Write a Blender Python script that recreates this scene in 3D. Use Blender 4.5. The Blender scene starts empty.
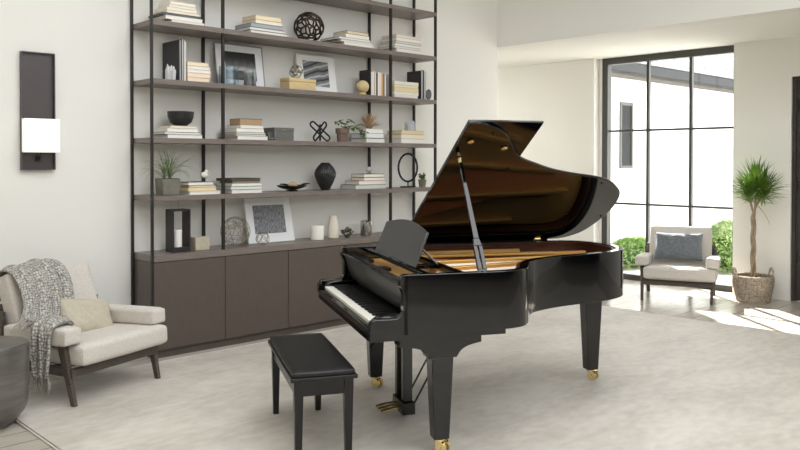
import bpy, bmesh, math, random
from mathutils import Vector, Matrix, Quaternion
random.seed(7)
S = bpy.context.scene; COL = S.collection
PI = math.pi

# ------------------------------------------------------------------ materials
def srgb(r, g, b):
    f = lambda c: (c/12.92 if c <= .04045 else ((c+.055)/1.055)**2.4)
    return (f(r/255), f(g/255), f(b/255), 1)
MATS = {}
def mat(name, rgb, rough=.5, metal=0, noise=None, scale=20, bump=0, bscale=200, trans=0, ior=1.5,
        stretch=(1, 1, 1), sheen=0, emit=None, alpha=None, spec=.5, detail=4, coat=0):
    if name in MATS: return MATS[name]
    m = bpy.data.materials.new(name); m.use_nodes = True
    nt = m.node_tree; p = nt.nodes['Principled BSDF']; L = nt.links.new
    p.inputs['Base Color'].default_value = srgb(*rgb)
    p.inputs['Roughness'].default_value = rough; p.inputs['Metallic'].default_value = metal
    p.inputs['IOR'].default_value = ior; p.inputs['Transmission Weight'].default_value = trans
    p.inputs['Specular IOR Level'].default_value = spec
    p.inputs['Coat Weight'].default_value = coat
    if sheen: p.inputs['Sheen Weight'].default_value = sheen
    if emit:
        p.inputs['Emission Color'].default_value = srgb(*emit[0]); p.inputs['Emission Strength'].default_value = emit[1]
    tc = nt.nodes.new('ShaderNodeTexCoord'); mp = nt.nodes.new('ShaderNodeMapping')
    mp.inputs['Scale'].default_value = stretch; L(tc.outputs['Object'], mp.inputs['Vector'])
    if noise:
        n = nt.nodes.new('ShaderNodeTexNoise'); n.inputs['Scale'].default_value = scale; n.inputs['Detail'].default_value = detail
        L(mp.outputs[0], n.inputs['Vector'])
        r = nt.nodes.new('ShaderNodeValToRGB')
        r.color_ramp.elements[0].position = .3; r.color_ramp.elements[1].position = .7
        r.color_ramp.elements[0].color = srgb(*noise); r.color_ramp.elements[1].color = srgb(*rgb)
        L(n.outputs['Fac'], r.inputs['Fac']); L(r.outputs['Color'], p.inputs['Base Color'])
    if bump:
        n2 = nt.nodes.new('ShaderNodeTexNoise'); n2.inputs['Scale'].default_value = bscale; n2.inputs['Detail'].default_value = 3
        L(mp.outputs[0], n2.inputs['Vector'])
        b = nt.nodes.new('ShaderNodeBump'); b.inputs['Strength'].default_value = bump; b.inputs['Distance'].default_value = .004
        L(n2.outputs['Fac'], b.inputs['Height']); L(b.outputs['Normal'], p.inputs['Normal'])
    MATS[name] = m; return m

FRONTW = mat('unseen_dark_wall', (36, 35, 34), .8, noise=(30, 29, 28), scale=3)  # unseen wall, dark so the piano's polished side reflects little
WALL = mat('wall_paint', (234, 233, 228), .7, bump=.05, bscale=150)
CEIL = mat('ceiling_paint', (238, 237, 232), .8)
PIANO = mat('black_polish', (6, 6, 7), .06, ior=1.62)
SATIN = mat('black_satin', (10, 10, 11), .3)
LEATHER = mat('black_leather', (15, 15, 16), .42, bump=.25, bscale=300)
BRASS = mat('brass', (242, 224, 172), .22, 1)
IRON = mat('gold_iron_plate', (236, 188, 112), .42, .55, noise=(222, 168, 92), scale=3)
SPRUCE = mat('soundboard_spruce', (196, 140, 78), .4, noise=(176, 118, 60), scale=8, stretch=(1, 14, 1))
RIMWOOD = mat('inner_rim_veneer', (92, 52, 36), .3, noise=(66, 34, 24), scale=9, stretch=(1, 1, 12))
STEEL = mat('string_steel', (190, 186, 176), .3, 1)
COPPER = mat('copper_string', (168, 96, 60), .35, 1)
FELT_RED = mat('red_felt', (150, 38, 40), .9)
IVORY = mat('ivory_key', (240, 238, 226), .25)
EBONY = mat('ebony_key', (14, 14, 14), .35)
SHELF = mat('taupe_oak', (126, 117, 111), .38, noise=(113, 103, 97), scale=7, stretch=(1, 5, 18), detail=6)
DOORW = mat('cabinet_brown', (92, 82, 76), .45, noise=(84, 74, 68), scale=6, stretch=(20, 20, 1), detail=6)
POST = mat('dark_bronze_steel', (46, 42, 38), .45, .3)
SEAT = mat('cream_linen', (212, 206, 199), .9, noise=(199, 193, 185), scale=60, bump=.3, bscale=350, sheen=.2)
DWOOD = mat('weathered_dark_oak', (92, 84, 76), .6, noise=(58, 51, 45), scale=10, stretch=(3, 3, 14), bump=.3, bscale=60)
WFRAME = mat('window_frame_paint', (64, 65, 60), .4)
PEWTER = mat('hammered_pewter', (128, 126, 121), .34, .55, noise=(100, 98, 94), scale=3, stretch=(1, 1, 7), bump=.35, bscale=22)
BEIGE = mat('beige_pillow_linen', (196, 188, 170), .9, noise=(186, 177, 158), scale=40, bump=.3, bscale=300)
FUR = mat('blue_grey_fur', (124, 130, 136), 1, noise=(102, 109, 116), scale=40, bump=.9, bscale=120, sheen=.5)
WICKER = mat('woven_rush', (214, 202, 184), .85, noise=(136, 120, 102), scale=45, bump=.8, bscale=60)
BARK = mat('braided_bark', (176, 158, 134), .85, noise=(124, 106, 84), scale=18, stretch=(1, 1, .4), bump=.6, bscale=60)
LEAF = mat('dracaena_leaf', (132, 168, 62), .4, noise=(60, 92, 36), scale=8)
GREEN = mat('leaf_green', (104, 140, 56), .45, noise=(62, 96, 38), scale=25)
GREY_GREEN = mat('spider_leaf', (128, 146, 92), .5, noise=(84, 108, 60), scale=25)
SOIL = mat('soil', (58, 46, 36), .95, bump=.8, bscale=80)
CONCRETE = mat('grey_concrete', (128, 124, 112), .85, noise=(108, 105, 95), scale=14, bump=.3, bscale=80)
TERRA = mat('taupe_clay', (132, 112, 100), .8, noise=(112, 94, 84), scale=14)
BLACKC = mat('black_ceramic', (34, 34, 34), .4)
BRONZE = mat('dark_bronze', (72, 60, 46), .35, .85)
SILVER = mat('silver_metal', (186, 180, 170), .25, 1)
GLASS = mat('clear_glass', (235, 240, 240), .02, trans=1, ior=1.45)
CRYSTAL = mat('crystal', (244, 245, 248), .15, trans=.4, ior=1.5, bump=.5, bscale=40)
MIRRORG = mat('mercury_glass', (206, 204, 198), .12, .85, noise=(150, 146, 138), scale=12)
PANE = None
WHITEC = mat('white_ceramic', (234, 230, 220), .5, bump=.3, bscale=60)
PORC = mat('stoneware_cream', (222, 214, 198), .55)
WAX = mat('candle_wax', (244, 242, 236), .6)
STONE = mat('limestone', (196, 186, 166), .8, noise=(182, 172, 152), scale=30)
OAK = mat('pale_oak_box', (216, 194, 148), .55, noise=(200, 176, 128), scale=8, stretch=(1, 4, 16))
DRYG = mat('dry_grass', (206, 176, 134), .8, noise=(170, 138, 98), scale=30)
DARKB = mat('dark_cover', (44, 42, 44), .45)
STUCCO = mat('white_stucco', (236, 235, 232), .8, bump=.3, bscale=40)
GRAVEL = mat('pale_patio', (216, 213, 206), .85, noise=(204, 200, 193), scale=8)
DARKLEAF = mat('dark_metal_leaf', (52, 46, 38), .35, .7)

def glass_pane():
    m = bpy.data.materials.new('window_glass'); m.use_nodes = True; nt = m.node_tree
    for n in list(nt.nodes): nt.nodes.remove(n)
    o = nt.nodes.new('ShaderNodeOutputMaterial'); mx = nt.nodes.new('ShaderNodeMixShader')
    t = nt.nodes.new('ShaderNodeBsdfTransparent'); g = nt.nodes.new('ShaderNodeBsdfGlossy')
    g.inputs['Roughness'].default_value = .02; mx.inputs[0].default_value = .03
    L = nt.links.new; L(t.outputs[0], mx.inputs[1]); L(g.outputs[0], mx.inputs[2]); L(mx.outputs[0], o.inputs[0])
    return m
PANE = glass_pane()

def floor_mat():
    m = bpy.data.materials.new('oak_floor'); m.use_nodes = True; nt = m.node_tree; p = nt.nodes['Principled BSDF']; L = nt.links.new
    tc = nt.nodes.new('ShaderNodeTexCoord'); mp = nt.nodes.new('ShaderNodeMapping'); L(tc.outputs['Object'], mp.inputs[0])
    mp.inputs['Rotation'].default_value = (0, 0, 0)
    br = nt.nodes.new('ShaderNodeTexBrick'); br.inputs['Scale'].default_value = 1
    br.inputs['Brick Width'].default_value = 2.2; br.inputs['Row Height'].default_value = .19; br.inputs['Mortar Size'].default_value = .003
    br.inputs['Color1'].default_value = srgb(214, 206, 194); br.inputs['Color2'].default_value = srgb(198, 190, 178); br.inputs['Mortar'].default_value = srgb(84, 72, 60)
    L(mp.outputs[0], br.inputs['Vector'])
    mp2 = nt.nodes.new('ShaderNodeMapping'); mp2.inputs['Scale'].default_value = (1, 14, 1); L(tc.outputs['Object'], mp2.inputs[0])
    n = nt.nodes.new('ShaderNodeTexNoise'); n.inputs['Scale'].default_value = 4; n.inputs['Detail'].default_value = 8; L(mp2.outputs[0], n.inputs[0])
    mx = nt.nodes.new('ShaderNodeMixRGB'); mx.blend_type = 'MULTIPLY'; mx.inputs[0].default_value = .35
    L(br.outputs['Color'], mx.inputs[1]); L(n.outputs['Fac'], mx.inputs[2]); L(mx.outputs[0], p.inputs['Base Color'])
    p.inputs['Roughness'].default_value = .22
    return m
def rug_mat():
    m = bpy.data.materials.new('silk_rug'); m.use_nodes = True; nt = m.node_tree; p = nt.nodes['Principled BSDF']; L = nt.links.new
    tc = nt.nodes.new('ShaderNodeTexCoord')
    def ns(scale, st, det):
        mp = nt.nodes.new('ShaderNodeMapping'); mp.inputs['Scale'].default_value = st; L(tc.outputs['Object'], mp.inputs[0])
        n = nt.nodes.new('ShaderNodeTexNoise'); n.inputs['Scale'].default_value = scale; n.inputs['Detail'].default_value = det; L(mp.outputs[0], n.inputs[0]); return n
    a = ns(1.6, (1, 1.8, 1), 6); b = ns(9, (1, 1.8, 1), 6); c = ns(160, (1, 1, 1), 2)
    mx = nt.nodes.new('ShaderNodeMixRGB'); mx.inputs[0].default_value = .45; L(a.outputs['Fac'], mx.inputs[1]); L(b.outputs['Fac'], mx.inputs[2])
    r = nt.nodes.new('ShaderNodeValToRGB'); r.color_ramp.elements[0].position = .36; r.color_ramp.elements[1].position = .62
    r.color_ramp.elements[0].color = srgb(182, 174, 163); r.color_ramp.elements[1].color = srgb(211, 204, 194)
    L(mx.outputs[0], r.inputs[0]); L(r.outputs[0], p.inputs['Base Color']); p.inputs['Roughness'].default_value = .55
    p.inputs['Sheen Weight'].default_value = .35
    bp = nt.nodes.new('ShaderNodeBump'); bp.inputs['Strength'].default_value = .35; bp.inputs['Distance'].default_value = .004
    L(c.outputs['Fac'], bp.inputs['Height']); L(bp.outputs[0], p.inputs['Normal'])
    return m
def knit_mat():
    m = bpy.data.materials.new('grey_knit'); m.use_nodes = True; nt = m.node_tree; p = nt.nodes['Principled BSDF']; L = nt.links.new
    uv = nt.nodes.new('ShaderNodeUVMap')
    br = nt.nodes.new('ShaderNodeTexVoronoi'); br.inputs['Scale'].default_value = 50; br.inputs['Randomness'].default_value = .45
    L(uv.outputs[0], br.inputs['Vector'])
    r = nt.nodes.new('ShaderNodeValToRGB'); r.color_ramp.elements[0].color = srgb(226, 223, 217); r.color_ramp.elements[1].color = srgb(128, 125, 119)
    r.color_ramp.elements[0].position = .08; r.color_ramp.elements[1].position = .66
    L(br.outputs['Distance'], r.inputs[0]); L(r.outputs[0], p.inputs['Base Color']); p.inputs['Roughness'].default_value = .95
    bp = nt.nodes.new('ShaderNodeBump'); bp.invert = True; bp.inputs['Strength'].default_value = .9; bp.inputs['Distance'].default_value = .012
    L(br.outputs['Distance'], bp.inputs['Height']); L(bp.outputs[0], p.inputs['Normal'])
    return m
def roof_mat():
    m = bpy.data.materials.new('slate_roof'); m.use_nodes = True; nt = m.node_tree; p = nt.nodes['Principled BSDF']; L = nt.links.new
    tc = nt.nodes.new('ShaderNodeTexCoord'); br = nt.nodes.new('ShaderNodeTexBrick')
    mp = nt.nodes.new('ShaderNodeMapping'); mp.inputs['Scale'].default_value = (1, 1, 1); L(tc.outputs['Object'], mp.inputs[0])
    br.inputs['Scale'].default_value = 1; br.inputs['Brick Width'].default_value = .42; br.inputs['Row Height'].default_value = .19; br.inputs['Mortar Size'].default_value = .03
    br.inputs['Color1'].default_value = srgb(150, 155, 157); br.inputs['Color2'].default_value = srgb(104, 110, 113); br.inputs['Mortar'].default_value = srgb(14, 15, 16)
    L(mp.outputs[0], br.inputs['Vector']); L(br.outputs['Color'], p.inputs['Base Color']); p.inputs['Roughness'].default_value = .6
    return m
FLOOR, RUG, KNIT, ROOF = floor_mat(), rug_mat(), knit_mat(), roof_mat()

def art_mat(name, kind):
    m = bpy.data.materials.new(name); m.use_nodes = True; nt = m.node_tree; p = nt.nodes['Principled BSDF']; L = nt.links.new
    tc = nt.nodes.new('ShaderNodeTexCoord'); mp = nt.nodes.new('ShaderNodeMapping'); L(tc.outputs['Generated'], mp.inputs[0])
    r = nt.nodes.new('ShaderNodeValToRGB'); p.inputs['Roughness'].default_value = .3
    n = nt.nodes.new('ShaderNodeTexNoise'); n.inputs['Detail'].default_value = 6
    if kind == 'landscape':
        sp = nt.nodes.new('ShaderNodeSeparateXYZ'); L(mp.outputs[0], sp.inputs[0]); L(mp.outputs[0], n.inputs[0]); n.inputs['Scale'].default_value = 5
        ma = nt.nodes.new('ShaderNodeMath'); ma.operation = 'MULTIPLY_ADD'; L(n.outputs['Fac'], ma.inputs[0]); ma.inputs[1].default_value = .35; L(sp.outputs['Z'], ma.inputs[2])
        L(ma.outputs[0], r.inputs[0]); e = r.color_ramp.elements
        e[0].position = .15; e[0].color = srgb(52, 54, 56); e[1].position = .98; e[1].color = srgb(30, 31, 32)
        for q, c in ((.32, (96, 98, 99)), (.45, (60, 62, 63)), (.55, (176, 178, 178)), (.68, (108, 110, 112)), (.82, (62, 64, 66))):
            k = e.new(q); k.color = srgb(*c)
    elif kind == 'building':
        w = nt.nodes.new('ShaderNodeTexWave'); w.bands_direction = 'Z'; w.inputs['Scale'].default_value = .9; w.inputs['Distortion'].default_value = 4.5; w.inputs['Detail'].default_value = 3
        mp.inputs['Rotation'].default_value = (0, .35, 0); L(mp.outputs[0], w.inputs[0]); L(w.outputs['Color'], r.inputs[0]); e = r.color_ramp.elements
        e[0].color = srgb(48, 50, 52); e[1].color = srgb(190, 192, 194); k = e.new(.35); k.color = srgb(128, 131, 134); k = e.new(.8); k.color = srgb(112, 115, 118)
    else:
        mp.inputs['Scale'].default_value = (9, 1, 1.6); n.inputs['Scale'].default_value = 5; n.inputs['Detail'].default_value = 9; L(mp.outputs[0], n.inputs[0]); L(n.outputs['Fac'], r.inputs[0]); e = r.color_ramp.elements
        e[0].position = .3; e[0].color = srgb(50, 52, 57); e[1].position = .72; e[1].color = srgb(176, 178, 184)
    L(r.outputs[0], p.inputs['Base Color']); return m

# ------------------------------------------------------------------ mesh helpers
class MB:
    def __init__(s): s.v = []; s.f = []; s.uv = None
    def add(s, vs, fs):
        n = len(s.v); s.v += [Vector(p) for p in vs]; s.f += [tuple(i+n for i in f) for f in fs]; return s
    def box(s, x0, x1, y0, y1, z0, z1):
        return s.hexa([(x0, y0, z0), (x1, y0, z0), (x1, y1, z0), (x0, y1, z0)], [(x0, y0, z1), (x1, y0, z1), (x1, y1, z1), (x0, y1, z1)])
    def hexa(s, b, t):
        return s.add(list(b)+list(t), [(3, 2, 1, 0), (4, 5, 6, 7), (0, 1, 5, 4), (1, 2, 6, 5), (2, 3, 7, 6), (3, 0, 4, 7)])
    def taper(s, p0, p1, w0, d0, w1, d1):       # leg between two points, axis aligned ends
        f = lambda p, w, d: [(p[0]-w/2, p[1]-d/2, p[2]), (p[0]+w/2, p[1]-d/2, p[2]), (p[0]+w/2, p[1]+d/2, p[2]), (p[0]-w/2, p[1]+d/2, p[2])]
        return s.hexa(f(p0, w0, d0), f(p1, w1, d1))
    def tube(s, pts, r, n=8, closed=False):
        pts = [Vector(p) for p in pts]; N = len(pts); rs = r if isinstance(r, (list, tuple)) else [r]*N
        vs = []; prev = None
        for i, p in enumerate(pts):
            if closed: t = (pts[(i+1) % N]-pts[i-1])
            else: t = pts[min(i+1, N-1)]-pts[max(i-1, 0)]
            t = t.normalized() if t.length > 1e-9 else Vector((0, 0, 1))
            if prev is None:
                a = Vector((0, 0, 1)) if abs(t.z) < .9 else Vector((1, 0, 0)); a = (a-t*a.dot(t)).normalized()
            else: a = (prev-t*prev.dot(t)); a = a.normalized() if a.length > 1e-6 else prev
            prev = a; b = t.cross(a)
            for k in range(n): vs.append(p+(a*math.cos(2*PI*k/n)+b*math.sin(2*PI*k/n))*rs[i])
        fs = []
        for i in range(N if closed else N-1):
            for k in range(n):
                j = (i+1) % N; fs.append((i*n+k, i*n+(k+1) % n, j*n+(k+1) % n, j*n+k))
        if not closed: fs += [tuple(range(n-1, -1, -1)), tuple((N-1)*n+k for k in range(n))]
        return s.add(vs, fs)
    def lathe(s, prof, c=(0, 0, 0), n=28, cap=True):
        vs = []; fs = []; c = Vector(c)
        for r, z in prof:
            for k in range(n): vs.append(c+Vector((r*math.cos(2*PI*k/n), r*math.sin(2*PI*k/n), z)))
        for i in range(len(prof)-1):
            for k in range(n): fs.append((i*n+k, i*n+(k+1) % n, (i+1)*n+(k+1) % n, (i+1)*n+k))
        if cap: fs += [tuple(range(n-1, -1, -1)), tuple((len(prof)-1)*n+k for k in range(n))]
        return s.add(vs, fs)
    def sphere(s, c, r, n=16, m=10, sc=(1, 1, 1)):
        c = Vector(c); vs = [c+Vector((0, 0, -r*sc[2]))]; fs = []
        for i in range(1, m):
            a = -PI/2+PI*i/m
            for k in range(n): vs.append(c+Vector((r*sc[0]*math.cos(a)*math.cos(2*PI*k/n), r*sc[1]*math.cos(a)*math.sin(2*PI*k/n), r*sc[2]*math.sin(a))))
        vs.append(c+Vector((0, 0, r*sc[2])))
        for k in range(n):
            fs.append((0, 1+(k+1) % n, 1+k)); fs.append((len(vs)-1, 1+(m-2)*n+k, 1+(m-2)*n+(k+1) % n))
        for i in range(m-2):
            for k in range(n): fs.append((1+i*n+k, 1+i*n+(k+1) % n, 1+(i+1)*n+(k+1) % n, 1+(i+1)*n+k))
        return s.add(vs, fs)
    def prism(s, poly, fn, h0, h1):             # poly 2D, fn(a,b,h)->3D
        n = len(poly); vs = [fn(a, b, h0) for a, b in poly]+[fn(a, b, h1) for a, b in poly]
        return s.add(vs, [tuple(range(n-1, -1, -1)), tuple(range(n, 2*n))]+[(i, (i+1) % n, n+(i+1) % n, n+i) for i in range(n)])
    def xform(s, M): s.v = [M @ v for v in s.v]; return s
    def build(s, name, m, parent=None, bevel=0, smooth=True, seg=2, ang=35):
        me = bpy.data.meshes.new(name); me.from_pydata([tuple(v) for v in s.v], [], s.f); me.update()
        bm = bmesh.new(); bm.from_mesh(me); bmesh.ops.recalc_face_normals(bm, faces=bm.faces); bm.to_mesh(me); bm.free()
        if s.uv:
            l = me.uv_layers.new(name='UVMap')
            for lp in me.loops: l.data[lp.index].uv = s.uv[lp.vertex_index]
        if smooth:
            me.polygons.foreach_set('use_smooth', [True]*len(me.polygons)); me.set_sharp_from_angle(angle=math.radians(ang))
        me.materials.append(m); o = bpy.data.objects.new(name, me); COL.objects.link(o)
        if parent is not None: o.parent = parent
        if bevel:
            b = o.modifiers.new('bevel', 'BEVEL'); b.width = bevel; b.segments = seg; b.limit_method = 'ANGLE'; b.angle_limit = math.radians(40); b.harden_normals = False
        return o
def thing(name, label, cat, loc=(0, 0, 0), rz=0, group=None):
    o = bpy.data.objects.new(name, None); o.empty_display_size = .1; COL.objects.link(o); o.location = loc; o.rotation_euler = (0, 0, rz)
    return tag(o, label, cat, group)
def tag(o, label, cat, group=None):
    o['label'] = label; o['category'] = cat
    if group: o['group'] = group
    return o
def struct(o): o['kind'] = 'structure'; return o
def B(x0, x1, y0, y1, z0, z1): return MB().box(x0, x1, y0, y1, z0, z1)
def smooth_poly(P, closed=True, k=5):
    out = []; n = len(P)
    for i in range(n if closed else n-1):
        g = lambda j: Vector(P[j % n]) if closed else Vector(P[max(0, min(n-1, j))])
        a, b, c, d = g(i-1), g(i), g(i+1), g(i+2)
        for q in range(k):
            t = q/k; out.append(.5*((2*b)+(c-a)*t+(2*a-5*b+4*c-d)*t*t+(-a+3*b-3*c+d)*t**3))
    if not closed: out.append(Vector(P[-1]))
    return out
def cushion(sx, sy, sz, r, puff=0, n=12):       # rounded, crowned block centred on the origin
    m = MB(); hx, hy, hz = sx/2, sy/2, sz/2
    bm = bmesh.new(); bmesh.ops.create_cube(bm, size=2); bmesh.ops.subdivide_edges(bm, edges=bm.edges, cuts=n, use_grid_fill=True)
    bm.verts.ensure_lookup_table()
    for v in bm.verts:
        p = v.co.copy(); q = Vector((p.x*hx, p.y*hy, p.z*hz)); inner = Vector((max(-hx+r, min(hx-r, q.x)), max(-hy+r, min(hy-r, q.y)), max(-hz+r, min(hz-r, q.z))))
        d = q-inner
        if d.length > 1e-9:
            mx = max(abs(d.x), abs(d.y), abs(d.z)); q = inner+d.normalized()*mx
        q.z += puff*p.z*(1-p.x**2)*(1-p.y**2); q.x += puff*.35*p.x*(1-p.y**2)*(1-p.z**2); q.y += puff*.35*p.y*(1-p.x**2)*(1-p.z**2)
        v.co = q
    m.v = [v.co.copy() for v in bm.verts]; m.f = [tuple(v.index for v in f.verts) for f in bm.faces]; bm.free(); return m
def pillow(w, h, t, n=22, wob=0):               # throw pillow in the XZ plane, thickness along Y
    m = MB(); vs = []; fs = []
    for side in (-1, 1):
        for i in range(n+1):
            for j in range(n+1):
                a = 2*i/n-1; b = 2*j/n-1
                e = (max(0, (1-a**4))*max(0, (1-b**4)))**.55
                x = a*w/2*(1-.05*(1-b*b)); z = b*h/2*(1-.07*(1-a*a))
                y = side*t/2*e+wob*random.uniform(-1, 1)*e+.006*math.sin(9*a+5*b)*e
                vs.append((x, y, z))
    N = (n+1)**2; idx = lambda s, i, j: s*N+i*(n+1)+j
    for s_ in (0, 1):
        for i in range(n):
            for j in range(n): fs.append((idx(s_, i, j), idx(s_, i+1, j), idx(s_, i+1, j+1), idx(s_, i, j+1)))
    m.add(vs, fs); me = bmesh.new()
    bmv = [me.verts.new(v) for v in m.v]
    for f in m.f: me.faces.new([bmv[i] for i in f])
    bmesh.ops.remove_doubles(me, verts=me.verts, dist=.0004); me.verts.ensure_lookup_table(); me.verts.index_update()
    m.v = [v.co.copy() for v in me.verts]; m.f = [tuple(v.index for v in f.verts) for f in me.faces]; me.free(); return m
def frameM(o, x, y, z): return Matrix(((x[0], y[0], z[0], o[0]), (x[1], y[1], z[1], o[1]), (x[2], y[2], z[2], o[2]), (0, 0, 0, 1)))
def leaf(m, base, d, L, w, bend=.4, n=5, up=Vector((0, 0, 1)), fold=.25):    # one blade with a folded midrib
    d = Vector(d).normalized(); side = d.cross(up); side = side.normalized() if side.length > .05 else Vector((1, 0, 0)); p = Vector(base); vs = []; dirn = d.copy()
    for i in range(n+1):
        t = i/n; ww = w*(math.sin(PI*min(1, .12+.88*t))**.7)*(1 if t < 1 else 0)+.0004
        nrm = side.cross(dirn).normalized()
        vs += [p-side*ww/2+nrm*ww*fold, p, p+side*ww/2+nrm*ww*fold]
        dirn = (dirn+Vector((0, 0, -bend/n*(.4+t)))).normalized(); p = p+dirn*L/n
    fs = []
    for i in range(n): fs += [(3*i, 3*i+1, 3*i+4, 3*i+3), (3*i+1, 3*i+2, 3*i+5, 3*i+4)]
    m.add(vs, fs)

# ------------------------------------------------------------------ room shell
FZ = -.012                                       # wood floor; the rug top is z = 0
CX0, CX1, CY0, CZ = -3.2, 7.77, -3.6, 4.6        # main room
struct(B(-3.4, 9.9, -3.8, 9.4, FZ-.1, FZ).build('floor', FLOOR, smooth=False))
struct(B(CX0-.2, CX1, 6.38, 6.6, FZ, CZ).build('wall_back', WALL, smooth=False))
struct(B(CX0-.2, CX0, CY0-.2, 6.38, FZ, CZ).build('wall_left', WALL, smooth=False))
struct(B(CX1, CX1+.2, CY0-.2, 9.4, 3.03, CZ).build('wall_right_header', WALL, smooth=False))
m = B(CX0-.2, CX1+.2, 4.6, 6.6, CZ, CZ+.15); m.box(CX0-.2, CX1+.2, CY0-.2, -2.4, CZ, CZ+.15); m.box(CX0-.2, .75, -2.4, 4.6, CZ, CZ+.15); m.box(5.1, CX1+.2, -2.4, 4.6, CZ, CZ+.15); m.box(2.8, 3.05, -2.4, 4.6, CZ, CZ+.15)
struct(m.build('ceiling', CEIL, smooth=False))  # openings out of view, added as skylights to brighten the room
for x0, x1, k in ((.75, 2.8, 4), (3.05, 5.1, 5)):
    m = B(x0, x0+.06, -2.4, 4.6, CZ+.02, CZ+.12); m.box(x1-.06, x1, -2.4, 4.6, CZ+.02, CZ+.12); m.box(x0+.06, x1-.06, -2.4, -2.34, CZ+.02, CZ+.12); m.box(x0+.06, x1-.06, 4.54, 4.6, CZ+.02, CZ+.12); m.box(x0+.06, x1-.06, 1.07, 1.13, CZ+.02, CZ+.12)
    struct(m.build('window_%d' % k, WFRAME, smooth=False))  # frames of the added skylights, out of view
m = B(CX1+.2, 9.9, CY0-.2, 8.45, 3.03, 3.15); m.box(CX1+.2, 9.9, 9.15, 9.4, 3.03, 3.15); m.box(CX1+.2, 8.1, 8.45, 9.15, 3.03, 3.15); m.box(9.45, 9.9, 8.45, 9.15, 3.03, 3.15)
struct(m.build('ceiling_window_bay', CEIL, smooth=False))  # hole at the hidden far end, added to light the bay
# unseen camera side wall, kept dark for reflections; high windows added for light
m = B(CX0-.2, 9.9, CY0-.2, CY0, FZ, 3.2); m.box(CX0-.2, CX0+.5, CY0-.2, CY0, 3.2, CZ); m.box(CX1-.3, 9.9, CY0-.2, CY0, 3.2, CZ); m.box(CX0+.5, CX1-.3, CY0-.2, CY0, 4.4, CZ)
struct(m.build('wall_front', FRONTW, smooth=False))
m = MB()
for x in (-2.7, -.75, 1.2, 3.15, 5.1, 7.43): m.box(x-.03, x+.03, CY0-.13, CY0-.07, 3.2, 4.4)
m.box(-2.7, 7.47, CY0-.13, CY0-.07, 3.2, 2.16); m.box(-2.7, 7.47, CY0-.13, CY0-.07, 4.34, 4.4)
struct(m.build('window_3', WFRAME, smooth=False))
# window wall: plane x = 9.57, opening y 4.17..6.12, full height
XW = 9.57
m = B(XW, 9.87, 6.12, 9.4, FZ, 3.03); m.box(9.70, 9.87, 6.072, 6.12, FZ, 3.03); m.box(XW, 9.63, 3.5, 4.17, FZ, 3.03); m.box(9.63, 9.87, 3.5, 4.115, FZ, 3.03); m.box(XW, 9.87, 2.45, 3.5, 2.58, 3.03); m.box(XW, 9.87, -3.8, 2.45, FZ, 3.03)
struct(m.build('wall_right', WALL, smooth=False))
struct(B(CX1, 9.87, 9.2, 9.4, FZ, 3.03).build('wall_bay_end', WALL, smooth=False))
struct(B(CX1-.2, CX1, 6.6, 9.4, FZ, 4.6).build('wall_bay_side', WALL, smooth=False))
# window frame
fx0, fx1 = 9.715, 9.77
m = MB(); m.box(fx0-.02, fx1+.02, 5.985, 6.0715, FZ, 3.03); m.box(fx0-.02, fx1+.02, 4.116, 4.228, FZ, 3.03)
m.box(fx0-.02, fx1+.02, 4.228, 5.985, 2.94, 3.03); m.box(fx0-.02, fx1+.02, 4.228, 5.985, FZ, .06)
w = struct(m.build('window_1', WFRAME, smooth=False))
for y in (4.79, 5.39): struct(B(fx0+.002, fx1-.002, y-.019, y+.019, .06, 2.94).build('window_mullion', WFRAME, w, smooth=False))
for z in (1.02, 2.02): struct(B(fx0+.01, fx1-.01, 4.228, 5.985, z-.014, z+.014).build('window_crossbar', WFRAME, w, smooth=False))
struct(B(9.74, 9.744, 4.228, 5.985, .06, 2.94).build('window_pane', PANE, w, smooth=False))
# door at the right edge
d = struct(B(9.625, 9.67, 2.5, 3.46, FZ+.006, 2.545).build('door_1', mat('door_brown', (62, 57, 54), .5, noise=(54, 49, 46), scale=5, stretch=(1, 1, 20)), smooth=False))
m = MB(); m.box(9.60, 9.72, 3.46, 3.5, FZ, 2.58); m.box(9.60, 9.72, 2.45, 2.5, FZ, 2.58); m.box(9.60, 9.72, 2.5, 3.46, 2.545, 2.58)
struct(m.build('trim_1', mat('door_brown', (0, 0, 0)), smooth=False))
for i in range(6): struct(B(9.618, 9.625, 2.52, 3.44, .06+i*.415, .06+i*.415+.40).build('door_panel', MATS['door_brown'], d, bevel=.004, smooth=False))
for z in (2.25, 1.35, .5): struct(MB().tube([(9.612, 3.452, z-.07), (9.612, 3.452, z+.07)], .012).build('door_hinge', POST, d))
# rug
m = cushion(6.1, 8.4, .011, .004, 0, 2)
rg = B(1.66, 7.66, -1.6, 5.88, FZ+.0008, -.0004).build('area_rug', RUG, smooth=False); tag(rg, 'large pale grey-beige rug covering most of the wooden floor under the piano', 'rug')
e = MB().tube([(1.645, -1.6, -.005), (1.645, 5.885, -.005), (7.675, 5.885, -.005), (7.675, -1.6, -.005)], .0062, 8).build('bound_edge', mat('rug_edge', (216, 212, 204), .8), rg)

# ------------------------------------------------------------------ outside
struct(B(9.9, 34, -8, 20, -.3, -.12).build('ground', GRAVEL, smooth=False))
hs = thing('neighbouring_house', 'white rendered house wing with slate roof seen through the tall window', 'house', (11.2, 8, -.12))
B(0, 22, 0, 5, 0, 3.5).build('wall', STUCCO, hs, smooth=False)
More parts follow.
